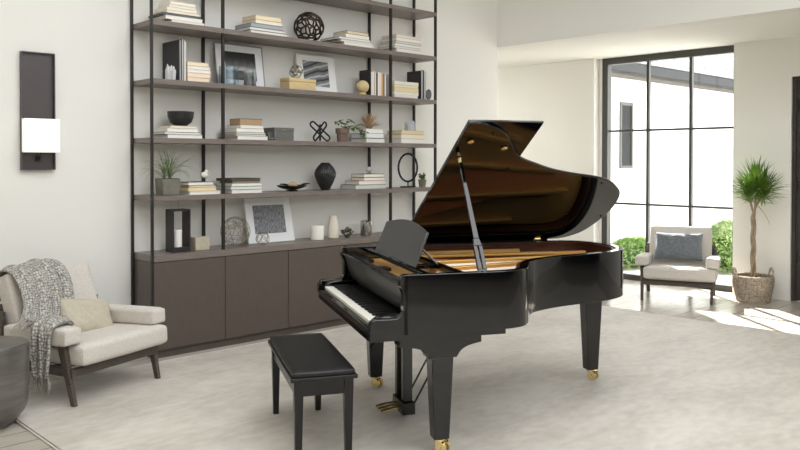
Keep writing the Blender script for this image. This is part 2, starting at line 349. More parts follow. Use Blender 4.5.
# recessed window in the wall: frame stands on the face with a reveal
wn = MB(); wn.box(2.17, 2.22, -.03, .02, 1.59, 2.85); wn.box(2.58, 2.63, -.03, .02, 1.59, 2.85); wn.box(2.22, 2.58, -.03, .02, 2.79, 2.85); wn.box(2.22, 2.58, -.03, .02, 1.59, 1.64)
wo = wn.build('window', WFRAME, hs, smooth=False)
B(2.22, 2.58, -.012, -.006, 1.64, 2.79).build('pane', mat('dark_reflective_glass', (18, 24, 22), .3, noise=(8, 11, 8), scale=3.2, spec=.1), wo, smooth=False)
B(2.12, 2.68, -.07, .02, 1.49, 1.585).build('sill', STUCCO, wo, bevel=.004, smooth=False)
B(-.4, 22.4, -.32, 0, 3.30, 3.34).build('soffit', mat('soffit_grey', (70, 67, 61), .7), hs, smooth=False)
B(-.4, 22.4, -.42, -.30, 3.34, 3.52).build('gutter', mat('gutter_zinc', (18, 21, 23), .6), hs, bevel=.02)
ro = MB().hexa([(-.4, -.02, 0), (22.4, -.02, 0), (22.4, 4.2, 0), (-.4, 4.2, 0)], [(-.4, -.02, .06), (22.4, -.02, .06), (22.4, 4.2, .06), (-.4, 4.2, .06)]).build('roof', ROOF, hs, smooth=False)
ro.location = (0, -.34, 3.50); ro.rotation_euler = (math.radians(33), 0, 0)
def bush(name, label, c, sx, sy, h, n, grp):
    t = thing(name, label, 'hedge', c, 0, grp); m = MB()
    for i in range(n):
        a = random.uniform(0, 2*PI); q = random.uniform(.55, 1); zz = h*(1-abs(random.gauss(0, .45))) if random.random() < .6 else random.uniform(.05, h)
        zz = max(.04, min(h, zz)); k = math.sqrt(max(.05, 1-(zz/h)**3)); p = Vector((math.cos(a)*sx*q*k, math.sin(a)*sy*q*k, zz))
        dd = Vector((math.cos(a)+random.uniform(-.8, .8), math.sin(a)+random.uniform(-.8, .8), random.uniform(.1, 1.2)))
        leaf(m, p, dd, random.uniform(.05, .09), .035, .5, 2)
    m.build('foliage', mat('hedge_leaf', (176, 202, 130), .6, noise=(124, 160, 82), scale=5), t, smooth=False)
    s = MB()
    for i in range(7):
        a = i*.9; s.tube([(0, 0, 0), (math.cos(a)*sx*.5, math.sin(a)*sy*.5, h*.75)], [.02, .008], 5)
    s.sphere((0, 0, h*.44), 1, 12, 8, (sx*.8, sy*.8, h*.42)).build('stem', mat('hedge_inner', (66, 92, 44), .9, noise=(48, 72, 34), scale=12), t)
G = 'hedge shrubs outside the window'
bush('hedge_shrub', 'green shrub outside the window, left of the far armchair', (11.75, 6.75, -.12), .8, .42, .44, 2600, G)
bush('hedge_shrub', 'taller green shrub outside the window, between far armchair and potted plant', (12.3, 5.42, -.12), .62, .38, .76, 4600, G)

# ------------------------------------------------------------------ shelving and cabinet
X0, X3 = 2.972, 6.292; YF, YB = 6.006, 6.375; XP = (2.962, 3.628, 5.610, 6.280)
un = thing('shelving_unit', 'tall open bookcase of taupe shelves on dark metal posts against the back wall', 'shelving unit', (0, 0, 0))
LV = {'B': 2.745, 'C': 2.27, 'D': 1.79, 'E': 1.315, 'A': 3.225, 'AA': 3.70}
for z in LV.values():
    for a, b in ((X0, XP[1]-.001), (XP[1]+.001, XP[2]-.001), (XP[2]+.001, X3)):
        B(a, b, YF+.006, YB, z-.042, z).build('shelf', SHELF, un, bevel=.0015, smooth=False)
for y in (YF-.004, 6.357): B(XP[0]-.012, XP[0]+.009, y-.011, y+.011, .834, 3.80).build('post', POST, un, bevel=.002, smooth=False)
zz_ = [.832]+sorted(LV.values())
for x in XP[1:]:
    for y in (YF+.018, 6.357):
        for za, zb in zip(zz_, zz_[1:]): B(x-.0115, x+.0115, y-.0115, y+.0115, za, zb-.042).build('post', POST, un, smooth=False)
cb = thing('base_cabinet', 'long low brown cabinet with flat doors under the open shelves', 'cabinet', (0, 0, 0))
B(X0, X3, YF+.012, YB, .055, .775).build('body', DOORW, cb, smooth=False)
for y in (YF-.004, 6.357): B(XP[0]-.012, XP[0]+.009, y-.011, y+.011, FZ, .833).build('end_post', POST, cb, smooth=False)
B(X0+.0005, X3+.003, YF-.006, YB+.002, .778, .832).build('top', SHELF, cb, bevel=.0015, smooth=False)
B(X0+.01, X3-.01, YF+.02, YB, FZ, .055).build('plinth', DOORW, cb, smooth=False)
xs = [X0+.0, 3.632, 4.297, 4.962, 5.622, X3]
for a, b in zip(xs, xs[1:]): B(a+.003, b-.003, YF-.006, YF+.012, .058, .772).build('door', DOORW, cb, bevel=.001, smooth=False)

# ------------------------------------------------------------------ wall sconce
sc = thing('wall_sconce', 'tall dark tray wall sconce with square white shade, left of the shelves', 'wall lamp', (2.2, 6.375, 1.53))
m = B(-.125, .125, -.012, 0, 0, .905); m.box(-.125, -.117, -.04, -.012, 0, .905); m.box(.117, .125, -.04, -.012, 0, .905); m.box(-.117, .117, -.04, -.012, 0, .008); m.box(-.117, .117, -.04, -.012, .897, .905)
m.build('backplate', mat('sconce_bronze', (78, 72, 72), .4, .2), sc, smooth=False)
m = B(-.128, .132, -.118, -.045, .135, .392)
m.build('shade', mat('white_glass_shade', (246, 244, 240), .4, emit=((255, 250, 240), .25)), sc, bevel=.006, smooth=False)
MB().tube([(0, -.012, .09), (0, -.08, .09), (0, -.08, .135)], .009).build('arm', POST, sc)
B(-.02, .02, -.03, -.01, .07, .11).build('mount', POST, sc, smooth=False)

# ------------------------------------------------------------------ shelf objects
OB = 0
def cmat(rgb, rough=.6): return mat('paper_%d_%d_%d' % rgb, rgb, rough)
PAGES = (238, 232, 218)
WORDS = ['lowest', 'second lowest', 'third lowest', 'fourth lowest', 'fifth lowest', 'sixth lowest', 'seventh lowest']
def book(loc, w, d, h, cover, pages, label, group, rz=0, upright=False, spine='back'):
    t = thing('book', label, 'book', loc, rz, group); c = min(.0028, h*.14)
    if not upright:
        m = B(0, w, 0, d, 0, c); m.box(0, w, 0, d, h-c, h)
        if spine == 'back': m.box(0, w, d-c, d, c, h-c)
        elif spine == 'left': m.box(0, c, 0, d, c, h-c)
        else: m.box(0, w, 0, c, c, h-c)
        m.build('cover', cmat(cover), t, smooth=False)
        B(.003 if spine != 'left' else c, w-.003, .003 if spine != 'front' else c, d-c, c, h-c).build('pages', cmat(pages, .8), t, smooth=False)
    else:                                          # w thickness, h height, d depth; fore-edge or spine to the front
        m = B(0, c, 0, d, 0, h); m.box(w-c, w, 0, d, 0, h)
        if spine == 'front': m.box(c, w-c, 0, c, 0, h)
        else: m.box(c, w-c, d-c, d, 0, h)
        m.build('cover', cmat(cover), t, smooth=False)
        B(c, w-c, c if spine == 'front' else .003, d-c, .003, h-.003).build('pages', cmat(pages, .8), t, smooth=False)
    return t
def stack(z, y0, desc, group, items):
    """items bottom up: (x0, x1, depth, height, cover, colour word, pages, spine, yoff)"""
    n = len(items)
    for i, it in enumerate(items):
        x0, x1, dp, h, cov, word = it[:6]; pg = it[6] if len(it) > 6 else PAGES; sp = it[7] if len(it) > 7 else 'back'; yo = it[8] if len(it) > 8 else 0
        pos = 'topmost' if i == n-1 else WORDS[i]
        book((x0, y0+yo, z), x1-x0, dp, h-.0012, cov, pg, '%s book, %s in stack %s' % (word, pos, desc), group, 0, False, sp)
        z += h
    return z
W1, W2, CR, GY, DG, TN = (236, 233, 226), (224, 220, 212), (232, 218, 186), (140, 138, 134), (66, 66, 68), (212, 184, 140)
b, c, dd_, e_, f_ = LV['B']+.0005, LV['C']+.0005, LV['D']+.0005, LV['E']+.0005, .8325
stack(b, 6.05, 'in the top shelf left bay', 'books stacked at the left end of the top visible shelf', [
    (3.16, 3.47, .22, .026, W1, 'white'), (3.11, 3.45, .26, .032, W1, 'thick white', (240, 238, 230)), (3.09, 3.44, .27, .020, DG, 'dark grey', (110, 110, 114)),
    (3.12, 3.42, .23, .022, CR, 'cream'), (3.12, 3.40, .22, .028, W2, 'off-white'), (3.14, 3.39, .2, .022, W2, 'pale grey'), (3.15, 3.38, .2, .03, CR, 'cream-paged')])
stack(b, 6.05, 'left of the bronze openwork sphere', 'books stacked left of the bronze sphere', [
    (3.93, 4.33, .28, .03, (120, 128, 120), 'grey-green', W1), (3.92, 4.30, .29, .026, GY, 'grey', W1), (3.93, 4.28, .26, .038, (96, 102, 112), 'blue-grey', (170, 174, 182), 'back'),
    (3.98, 4.27, .22, .036, TN, 'tan'), (3.98, 4.26, .22, .040, TN, 'tan and cream', (240, 226, 196))])
stack(b, 6.05, 'right of the bronze openwork sphere', 'books stacked right of the bronze sphere', [
    (5.01, 5.40, .2, .036, W1, 'white', W1), (4.97, 5.38, .27, .022, W2, 'pale', W2), (4.94, 5.36, .29, .024, GY, 'grey-covered', W1),
    (5.03, 5.34, .22, .036, W1, 'thick white', W1), (5.05, 5.33, .22, .034, (60, 56, 48), 'dark-edged', (222, 206, 172))])
stack(b, 6.05, 'in the top shelf right bay', 'books stacked in the right bay of the top visible shelf', [
    (5.72, 6.12, .2, .042, W1, 'thick white', W1), (5.69, 6.08, .26, .026, (150, 148, 138), 'grey', W2), (5.70, 6.08, .24, .026, W2, 'pale', W1),
    (5.71, 6.09, .23, .028, (120, 118, 108), 'olive-grey', (214, 212, 204)), (5.72, 6.07, .23, .034, W2, 'off-white', W1), (5.72, 6.08, .23, .032, (206, 176, 150), 'tan-topped', (226, 216, 204))])
# openwork spheres
def openwork(name, label, cat, c, r, wire, n, material, seed=1, jit=0.0, rings=None):
    t = thing(name, label, cat, c); m = MB(); rnd = random.Random(seed)
    if rings:                                      # tangled great and small circles of wire
        for k in range(rings):
            ax = Vector((rnd.gauss(0, 1), rnd.gauss(0, 1), rnd.gauss(0, 1))).normalized(); off = rnd.uniform(-.75, .75); rr = math.sqrt(1-off*off)*r
            u = ax.orthogonal().normalized(); v = ax.cross(u)
            m.tube([Vector((0, 0, r+wire))+ax*off*r+(u*math.cos(a)+v*math.sin(a))*rr for a in [2*PI*i/26 for i in range(26)]], wire, 5, True)
    else:
        bm = bmesh.new(); bmesh.ops.create_icosphere(bm, subdivisions=n, radius=r)
        for v in bm.verts: v.co = (v.co+Vector((rnd.uniform(-1, 1), rnd.uniform(-1, 1), rnd.uniform(-1, 1)))*r*jit).normalized()*r
        bm.faces.ensure_lookup_table(); bm.edges.ensure_lookup_table()
        for e in bm.edges:                         # hexagon / pentagon web: join neighbouring face centres
            if len(e.link_faces) == 2:
                a, b2 = [f.calc_center_median().normalized()*r+Vector((0, 0, r+wire)) for f in e.link_faces]
                mid = ((a+b2)/2-Vector((0, 0, r+wire))).normalized()*r+Vector((0, 0, r+wire))
                m.tube([a, mid, b2], [wire*1.25, wire, wire*1.25], 6)
        bm.free()
    m.build('web' if not rings else 'wires', material, t); return t
openwork('openwork_sphere', 'dark bronze openwork sphere of linked hexagons on the top visible shelf', 'ornament', (4.665, 6.17, b), .14, .0085, 2, BRONZE, 3, .22)
# --- shelf C
def upright_row(x, y, z, desc, group, items):
    for i, (w, h, d, cov, word, pg, sp) in enumerate(items):
        book((x, y, z), w-.001, d, h, cov, pg, '%s upright book, %s' % (word, desc[i]), group, 0, True, sp); x += w
    return x
upright_row(3.235, 6.06, c, ['leftmost of three beside the crystal figure', 'middle of three beside the crystal figure', 'rightmost of three beside the crystal figure'], 'upright books beside the crystal figure', [
    (.024, .342, .29, DARKB and (46, 45, 48), 'tall black', (150, 150, 152), 'back'), (.020, .350, .30, (62, 62, 66), 'tall charcoal', (190, 190, 190), 'back'), (.022, .335, .25, (150, 148, 146), 'tall grey', W2, 'back')])
def crystal(name, label, loc, h, w, seed, n=9, material=CRYSTAL):
    m = MB(); rnd = random.Random(seed)
    for i in range(n):
        a = rnd.uniform(0, 2*PI); rr = rnd.uniform(0, w*.32); hh = h*rnd.uniform(.45, .95)*(1-rr/w*.7); r = w*rnd.uniform(.14, .22)
        tilt = Vector((math.cos(a)*rr*.6, math.sin(a)*rr*.6, 0)); p = Vector((math.cos(a)*rr, math.sin(a)*rr, 0))
        m.tube([p, p+tilt*.4+Vector((0, 0, hh*.75)), p+tilt+Vector((0, 0, hh))], [r, r*.85, r*.12], 6)
    for v in m.v: v.z = max(0, v.z)
    o = m.build(name, material, smooth=False); o.location = loc; return tag(o, label, 'ornament')
crystal('crystal_figure', 'clouded crystal cluster standing before the black upright books', (3.165, 6.09, c), .155, .11, 4, 14)
stack(c, 6.05, 'right of the tall black upright books', 'books stacked right of the black upright books', [
    (3.305, 3.515, .2, .038, CR, 'cream', (240, 222, 200)), (3.305, 3.525, .2, .038, (222, 200, 170), 'peach', (240, 220, 200)), (3.305, 3.525, .2, .03, W1, 'white', W1),
    (3.305, 3.52, .2, .028, CR, 'cream and white', W1), (3.305, 3.505, .2, .034, (206, 186, 150), 'tan', (240, 224, 200))])
def frame(name, label, x, y, z, w, h, lean, fcol, mcol, art, border, mat_w, th=.018):
    t = thing(name, label, 'picture frame', (x, y, z)); t.rotation_euler = (-lean, 0, 0)
    m = B(-w/2, -w/2+border, 0, th, 0, h); m.box(w/2-border, w/2, 0, th, 0, h); m.box(-w/2+border, w/2-border, 0, th, 0, border); m.box(-w/2+border, w/2-border, 0, th, h-border, h); m.box(-w/2+border, w/2-border, th-.003, th, border, h-border)
    m.build('frame', cmat(fcol), t, smooth=False)
    B(-w/2+border, w/2-border, .006, .009, border, h-border).build('mat_board', cmat(mcol), t, smooth=False)
    l, r_, bo, tp = mat_w
    B(-w/2+l, w/2-r_, .004, .006, bo, h-tp).build('picture', art, t, smooth=False); return t
frame('picture_frame', 'grey-edged frame with dark landscape photograph behind the glass jars', 3.965, 6.25, c+.003, .51, .40, .15, (150, 150, 150), (226, 227, 228), art_mat('art_landscape', 'landscape'), .008, (.10, .085, .07, .07))
frame('picture_frame', 'white frame with photograph of a modern building, behind the pale wooden box', 4.858, 6.26, c+.003, .48, .385, .15, (228, 228, 226), (240, 240, 238), art_mat('art_building', 'building'), .010, (.075, .09, .07, .06))
def jar(name, label, loc, r, h, th=.003, material=GLASS, cat='jar'):
    m = MB().lathe([(r*.96, 0), (r, .004), (r, h), (r-th, h), (r-th, .006), (.001, .006)], n=28, cap=True)
    o = m.build(name, material); o.location = loc; return tag(o, label, cat)
BLUEG = mat('blue_tinted_glass', (214, 228, 234), .03, trans=1, ior=1.45)
jar('glass_jar', 'large blue-tinted glass cylinder before the landscape photograph', (3.745, 6.12, c), .085, .165, material=BLUEG)
jar('glass_jar', 'small clear glass cylinder before the landscape photograph', (3.95, 6.10, c), .055, .14)
bx = thing('wooden_box', 'pale wooden lidded box before the white picture frame', 'box', (4.50, 6.045, c))
B(-.155, .155, 0, .15, 0, .075).build('body', OAK, bx, bevel=.003, smooth=False); B(-.157, .157, -.002, .152, .077, .108).build('lid', OAK, bx, bevel=.003, smooth=False)
openwork('openwork_sphere', 'small silver openwork sphere on the pale wooden box', 'ornament', (4.475, 6.12, c+.108), .062, .006, 1, SILVER, 5, .1)
wb = thing('wooden_ball', 'pale turned wooden ball on small foot, left of the upright cream books', 'ornament', (5.288, 6.095, c))
MB().lathe([(.038, 0), (.042, .008), (.034, .018), (.03, .03)]).build('foot', OAK, wb); MB().sphere((0, 0, .085), .066, 24, 16).build('ball', OAK, wb)
D = ['%s along the row right of the wooden ball' % q for q in ('first', 'second', 'third', 'fourth', 'fifth', 'sixth', 'seventh', 'eighth', 'ninth', 'tenth')]
upright_row(5.352, 6.05, c, D, 'upright books right of the wooden ball', [
    (.012, .262, .17, (40, 38, 38), 'black', (40, 38, 38), 'front'), (.026, .245, .2, (206, 200, 192), 'white', (240, 236, 228), 'back'), (.022, .25, .2, (190, 178, 164), 'cream', W1, 'back'), (.024, .24, .2, (120, 84, 78), 'rust-edged white', W1, 'back'),
    (.018, .23, .2, (70, 64, 60), 'dark', (110, 100, 92), 'back'), (.034, .245, .2, (214, 208, 202), 'wide white', W1, 'back'), (.020, .24, .2, (222, 210, 194), 'ivory', (236, 226, 214), 'back'),
    (.022, .238, .2, (208, 168, 118), 'tan', (212, 176, 130), 'front'), (.020, .235, .2, (60, 44, 40), 'dark brown', (160, 130, 110), 'back'), (.02, .235, .2, W1, 'slim white', W1, 'back')])
upright_row(5.618, 6.05, c, ['hard against the third front post', 'next beyond the third front post'], 'upright books right of the wooden ball', [
    (.016, .235, .16, (190, 188, 184), 'grey', W1, 'back'), (.018, .232, .2, W2, 'pale', W1, 'back')])
stack(c, 6.05, 'beside the grey upright books', 'books stacked beside the grey upright books', [
    (5.69, 6.04, .22, .034, W1, 'white', W1), (5.685, 6.05, .25, .026, W2, 'off-white', W1), (5.69, 6.05, .24, .048, CR, 'thick cream', (226, 212, 170)),
    (5.69, 6.045, .23, .030, (200, 186, 150), 'straw', (232, 222, 190)), (5.69, 6.05, .24, .036, W2, 'pale', (230, 226, 214))])
upright_row(6.085, 6.05, c, ['left one beside the right end post', 'middle one beside the right end post', 'right one beside the right end post'], 'grey upright books beside the right end post', [
    (.030, .31, .22, (52, 48, 48), 'tall dark-covered grey', (190, 190, 186), 'back'), (.016, .315, .24, (60, 60, 64), 'tall dark', (90, 90, 94), 'back'), (.028, .305, .22, (160, 162, 162), 'tall grey', (196, 198, 198), 'back')])
rr_ = thing('metal_ring', 'small grey metal disc ornament beside the right end post', 'ornament', (6.205, 6.055, c))
MB().tube([(.008*math.cos(a)+.0, .045*math.cos(a), .058+.052*math.sin(a)) for a in [2*PI*i/28 for i in range(28)]], .006, 8, True).build('ring', mat('gunmetal', (110, 112, 116), .4, .6), rr_)
MB().lathe([(.001, -.002), (.045, -.002), (.045, .002), (.001, .002)]).xform(Matrix.Translation((0, 0, .058)) @ Matrix.Rotation(PI/2, 4, 'Y')).build('disc', mat('grey_lens', (150, 152, 158), .25), rr_)
# --- shelf D
z = stack(dd_, 6.05, 'under the black bowl', 'books under the black bowl', [
    (3.125, 3.445, .24, .03, W1, 'white', W1), (3.10, 3.43, .26, .022, (80, 80, 82), 'dark-covered', W1), (3.12, 3.41, .24, .03, W1, 'thick white', W1), (3.145, 3.395, .2, .024, (180, 172, 160), 'cream-paged', (232, 226, 206))])
bw = MB().lathe([(.05, 0), (.056, .006), (.088, .03), (.107, .075), (.111, .122), (.106, .122), (.101, .078), (.08, .036), (.001, .014)], n=40).build('bowl', BLACKC); bw.location = (3.30, 6.16, z); tag(bw, 'matt black bowl on a stack of white books', 'bowl')
z = stack(dd_, 6.05, 'topped by the brown book', 'books stacked left of the grey box', [
    (3.79, 4.11, .27, .034, W1, 'white', W1), (3.77, 4.09, .28, .016, GY, 'grey-covered', W2), (3.78, 4.085, .28, .016, GY, 'grey and white', W1), (3.78, 4.07, .28, .036, (196, 196, 190), 'thick pale', W1),
    (3.82, 4.06, .22, .03, (214, 206, 186), 'cream', W1)])
book((3.835, 6.08, z), .235, .17, .058, (92, 70, 52), (176, 148, 116), 'worn brown book lying at the top of the stack left of the grey box', 'books stacked left of the grey box')
bx = thing('grey_box', 'grey lidded box with a bright label plate, right of the brown-topped book stack', 'box', (4.31, 6.08, dd_))
B(-.11, .11, 0, .18, 0, .085).build('body', mat('grey_card', (112, 110, 106), .7, noise=(98, 96, 92), scale=60), bx, bevel=.002, smooth=False); B(-.112, .112, -.002, .182, .086, .12).build('lid', MATS['grey_card'], bx, bevel=.002, smooth=False)
B(-.03, .03, -.005, -.0022, .094, .112).build('label_plate', SILVER, bx, smooth=False)
jar('glass_sphere_vase', 'small clear glass tumbler before the grey box', (4.165, 6.06, dd_), .036, .075)
kn = thing('knot_sculpture', 'black metal sculpture of three interlocked oblong loops', 'ornament', (4.785, 6.15, dd_))
def stadium(L_, r, n=12):
    P = []
    for i in range(n+1): a = -PI/2+PI*i/n; P.append((L_/2+r*math.cos(a), r*math.sin(a)))
    for i in range(n+1): a = PI/2+PI*i/n; P.append((-L_/2+r*math.cos(a), r*math.sin(a)))
    return P
for ang, yaw, cz in ((.72, .25, .102), (-.72, -.3, .102), (PI/2, 1.0, .088)):
    M = Matrix.Translation((0, 0, cz)) @ Matrix.Rotation(yaw, 4, 'Z') @ Matrix.Rotation(-ang, 4, 'Y')
    L_ = .2 if abs(ang) < 1 else .10
    MB().tube([M @ Vector((a, 0, b_)) for a, b_ in stadium(L_, .026)], .0085, 8, True).build('loop', mat('black_iron', (32, 30, 29), .5, .3), kn)
po = thing('ivy_pot', 'small taupe clay pot with a trailing green vine', 'potted plant', (5.065, 6.15, dd_))
MB().lathe([(.050, 0), (.057, .085), (.067, .087), (.069, .138), (.063, .138), (.061, .125), (.001, .122)], n=32).build('pot', TERRA, po)
MB().lathe([(.060, .1225), (.060, .127), (.001, .129)]).build('soil', SOIL, po)
def vine(P, n, m, st, sz=.05):
    pts = smooth_poly(P, False, 4); st.tube(pts, .0025, 5)
    for i in range(n):
        q = pts[int((i+.7)/n*(len(pts)-1))]; a = random.uniform(0, 2*PI); leaf(m, q, (math.cos(a), math.sin(a)-.6, random.uniform(-.4, .5)), random.uniform(1.0, 1.6)*sz, sz*.62, .8, 4)
m = MB(); st = MB()
vine([(0, 0, .12), (-.03, -.02, .18), (-.08, -.03, .205), (-.12, -.04, .17)], 7, m, st, .06)
vine([(0, 0, .12), (.04, -.03, .19), (.10, -.05, .21)], 6, m, st, .055)
vine([(.02, 0, .12), (.09, -.10, .16), (.13, -.13, .10), (.13, -.13, .05)], 13, m, st, .06)
vine([(.02, 0, .12), (.10, -.09, .14), (.17, -.135, .10), (.18, -.14, .06)], 9, m, st, .05)
m.build('leaves', GREEN, po); st.build('vines', GREY_GREEN, po)
z = stack(dd_, 6.05, 'under the dried grass tuft', 'books under the dried grass tuft', [
    (5.30, 5.555, .24, .042, (216, 216, 214), 'white', W1), (5.30, 5.55, .24, .004, DG, 'thin black-edged', DG), (5.30, 5.54, .24, .050, (150, 150, 146), 'grey-spined', (236, 236, 238)), (5.29, 5.53, .24, .046, (222, 222, 222), 'thick white', W1)])
tf = thing('dried_grass_ball', 'tuft of dried tan grass blades on the book stack right of the vine', 'dried plant', (5.44, 6.17, z)); m = MB()
for i in range(130):
    a = random.uniform(0, 2*PI); el = random.uniform(.15, 1.4); leaf(m, (0, 0, .02), (math.cos(a)*math.cos(el), math.sin(a)*math.cos(el), math.sin(el)), random.uniform(.125, .18), .007, .25, 3)
m.build('blades', DRYG, tf); MB().sphere((0, 0, .022), .03, 16, 10, (1.2, 1.2, .75)).build('base', mat('clay_rose', (150, 116, 100), .8), tf)
z = stack(dd_, 6.05, 'under the crystal cluster at the right end', 'books under the crystal cluster', [
    (5.79, 6.14, .24, .050, (202, 196, 184), 'thick white', W1), (5.79, 6.145, .24, .046, (206, 200, 188), 'pale', (234, 226, 204)), (5.79, 6.13, .22, .042, (176, 156, 112), 'tan', (222, 208, 164))])
crystal('crystal_cluster', 'silvery crystal cluster on the book stack at the right end', (6.03, 6.15, z), .14, .17, 9, 18, mat('pale_crystal', (222, 226, 234), .15, .2, trans=.2))
# --- shelf E
pt = thing('potted_grass', 'concrete square planter with arching grass leaves at the left end', 'potted plant', (3.163, 6.13, e_))
MB().hexa([(-.072, -.064, 0), (.072, -.064, 0), (.072, .064, 0), (-.072, .064, 0)], [(-.083, -.072, .135), (.083, -.072, .135), (.083, .072, .135), (-.083, .072, .135)]).build('planter', CONCRETE, pt, bevel=.006)
B(-.076, .076, -.065, .065, .1355, .139).build('soil', SOIL, pt, smooth=False)
m = MB()
for i in range(64):
    a = random.uniform(0, 2*PI); el = random.uniform(.7, 1.5); cx = random.choice((-.03, .02)); L_ = random.uniform(.2, .33) if el < 1.15 else random.uniform(.17, .26)
    dx, dy = math.cos(a)*math.cos(el), math.sin(a)*math.cos(el)*.5
    leaf(m, (cx, random.uniform(-.02, .02), .138), (dx, dy, math.sin(el)), L_, random.uniform(.004, .008), random.uniform(.8, 3.2), 9)
m.build('leaves', GREY_GREEN, pt)
z = stack(e_, 6.05, 'right of the concrete planter', 'books right of the concrete planter', [
    (3.32, 3.62, .2, .030, W1, 'white', W1), (3.31, 3.58, .21, .034, TN, 'tan', (228, 214, 180)), (3.32, 3.575, .21, .014, (200, 190, 150), 'straw', CR), (3.31, 3.55, .21, .030, (70, 66, 60), 'dark-covered', W1)])
fg = thing('bird_figurine', 'little cream bird figurine on the books right of the planter', 'figurine', (3.52, 6.15, z))
MB().sphere((0, 0, .055), .03, 16, 10, (1.2, .9, .95)).build('body', WHITEC, fg); MB().sphere((.018, 0, .086), .016, 12, 8).build('head', WHITEC, fg); MB().tube([(.03, 0, .088), (.045, 0, .085)], [.005, .001], 6).build('beak', BRASS, fg)
MB().tube([(0, 0, 0), (0, 0, .03)], .008).build('stand', POST, fg)
z = stack(e_, 6.05, 'left of the dark leaf dish', 'books left of the dark leaf dish', [
    (3.73, 4.05, .25, .032, (206, 212, 208), 'white', W1), (3.72, 4.05, .26, .030, (120, 124, 120), 'grey-green', (222, 226, 222)), (3.73, 4.05, .25, .026, (196, 200, 198), 'pale', W1), (3.74, 4.03, .22, .018, (120, 112, 102), 'taupe', (150, 140, 128))])
book((3.73, 6.05, z), .3, .26, .026, (50, 44, 38), (88, 80, 68), 'dark brown book, top of the stack left of the dark leaf dish', 'books left of the dark leaf dish')
ld = thing('leaf_dish', 'dark leaf-shaped metal dish holding a pale dried pod', 'dish', (4.45, 6.15, e_)); m = MB()
n = 18; vs = []; fs = []
for i in range(n+1):
    for j in range(9):
        a = i/n*2-1; q = j/8*2-1; wd = .085*math.sqrt(max(0, 1-a*a))**1.0; vs.append((a*.17, q*wd, .012+.035*(abs(q)**2)*math.sqrt(max(0, 1-a*a))+.035*a*a))
for i in range(n):
    for j in range(8): fs.append((i*9+j, (i+1)*9+j, (i+1)*9+j+1, i*9+j+1))
m.add(vs, fs); dsh = m.build('dish', DARKLEAF, ld); so = dsh.modifiers.new('s', 'SOLIDIFY'); so.thickness = .005
MB().lathe([(.06, 0), (.05, .012), (.001, .012)]).build('foot', DARKLEAF, ld)
m = MB(); leaf(m, (-.08, -.04, .055), (-1, -.1, .25), .1, .045, .3, 5); leaf(m, (.08, -.04, .055), (1, -.1, .25), .1, .045, .3, 5); lf = m.build('side_leaf', DARKLEAF, ld); so = lf.modifiers.new('s', 'SOLIDIFY'); so.thickness = .004
pod = MB().sphere((0, 0, .03), .03, 18, 12, (1.9, 1.1, .95)).build('dried_pod', mat('pod_tan', (206, 180, 140), .8, noise=(170, 140, 100), scale=20)); pod.location = (4.45, 6.14, e_+.028); tag(pod, 'pale tan dried pod lying in the dark leaf dish', 'ornament')
vp = [(r_*.79, z_) for r_, z_ in [(.05, 0), (.055, .004), (.062, .02), (.1, .08), (.128, .135), (.132, .165), (.118, .2), (.088, .235), (.058, .262), (.052, .27), (.046, .27), (.05, .255), (.001, .25)]]
m = MB(); N = 64; vs = []; fs = []
for r, zz in vp:
    for k in range(N): q = r+(.0028 if k % 2 else 0)*(1 if .01 < zz < .262 and r > .043 else 0); vs.append((q*math.cos(2*PI*k/N), q*math.sin(2*PI*k/N), zz))
for i in range(len(vp)-1):
    for k in range(N): fs.append((i*N+k, i*N+(k+1) % N, (i+1)*N+(k+1) % N, (i+1)*N+k))
m.add(vs, fs+[tuple(range(N-1, -1, -1))]); o = m.build('ribbed_vase', BLACKC, smooth=False); o.location = (4.865, 6.17, e_); tag(o, 'black ribbed bulbous vase on the shelf above the cabinet', 'vase')
z = stack(e_, 6.05, 'right of the black ribbed vase', 'books right of the black ribbed vase', [
    (5.16, 5.575, .24, .046, (60, 62, 60), 'dark-edged green-grey', (206, 212, 206)), (5.20, 5.565, .22, .040, (196, 178, 164), 'rose-grey', (228, 224, 216)), (5.27, 5.555, .2, .034, (170, 116, 104), 'red-edged', (234, 226, 218)), (5.27, 5.54, .2, .036, (96, 92, 82), 'dark-topped white', (232, 232, 222))])
gk = thing('glass_orb', 'small round glass knob on square base on the books right of the black vase', 'ornament', (5.42, 6.15, z)); B(-.018, .018, -.018, .018, 0, .012).build('base', BRASS, gk, smooth=False); MB().sphere((0, 0, .042), .031, 20, 14).build('glass_ball', CRYSTAL, gk)
rs = thing('ring_sculpture', 'black upright ring sculpture on flat base in the right bay', 'sculpture', (5.995, 6.16, e_))
B(-.085, .085, -.035, .035, 0, .014).build('base', mat('black_iron', (0, 0, 0)), rs, smooth=False); MB().tube([(0, 0, .014), (0, 0, .07)], .006).build('stem', MATS['black_iron'], rs)
MB().tube([(.142*math.cos(a), 0, .215+.15*math.sin(a)) for a in [2*PI*i/48 for i in range(48)]], .011, 10, True).build('ring', MATS['black_iron'], rs)
sp = thing('potted_succulent', 'tiny grey pot with small green sprigs right of the ring sculpture', 'potted plant', (6.145, 6.09, e_))
MB().lathe([(.034, 0), (.046, .085), (.04, .085), (.038, .075), (.001, .074)]).build('pot', CONCRETE, sp); m = MB()
for i in range(46):
    a = random.uniform(0, 2*PI); el = random.uniform(.3, 1.5); q = random.uniform(.0, .06); leaf(m, (math.cos(a)*.02, math.sin(a)*.02, .078+q), (math.cos(a)*math.cos(el), math.sin(a)*math.cos(el), math.sin(el)), .034, .020, .5, 3)
m.build('sprigs', GREEN, sp)
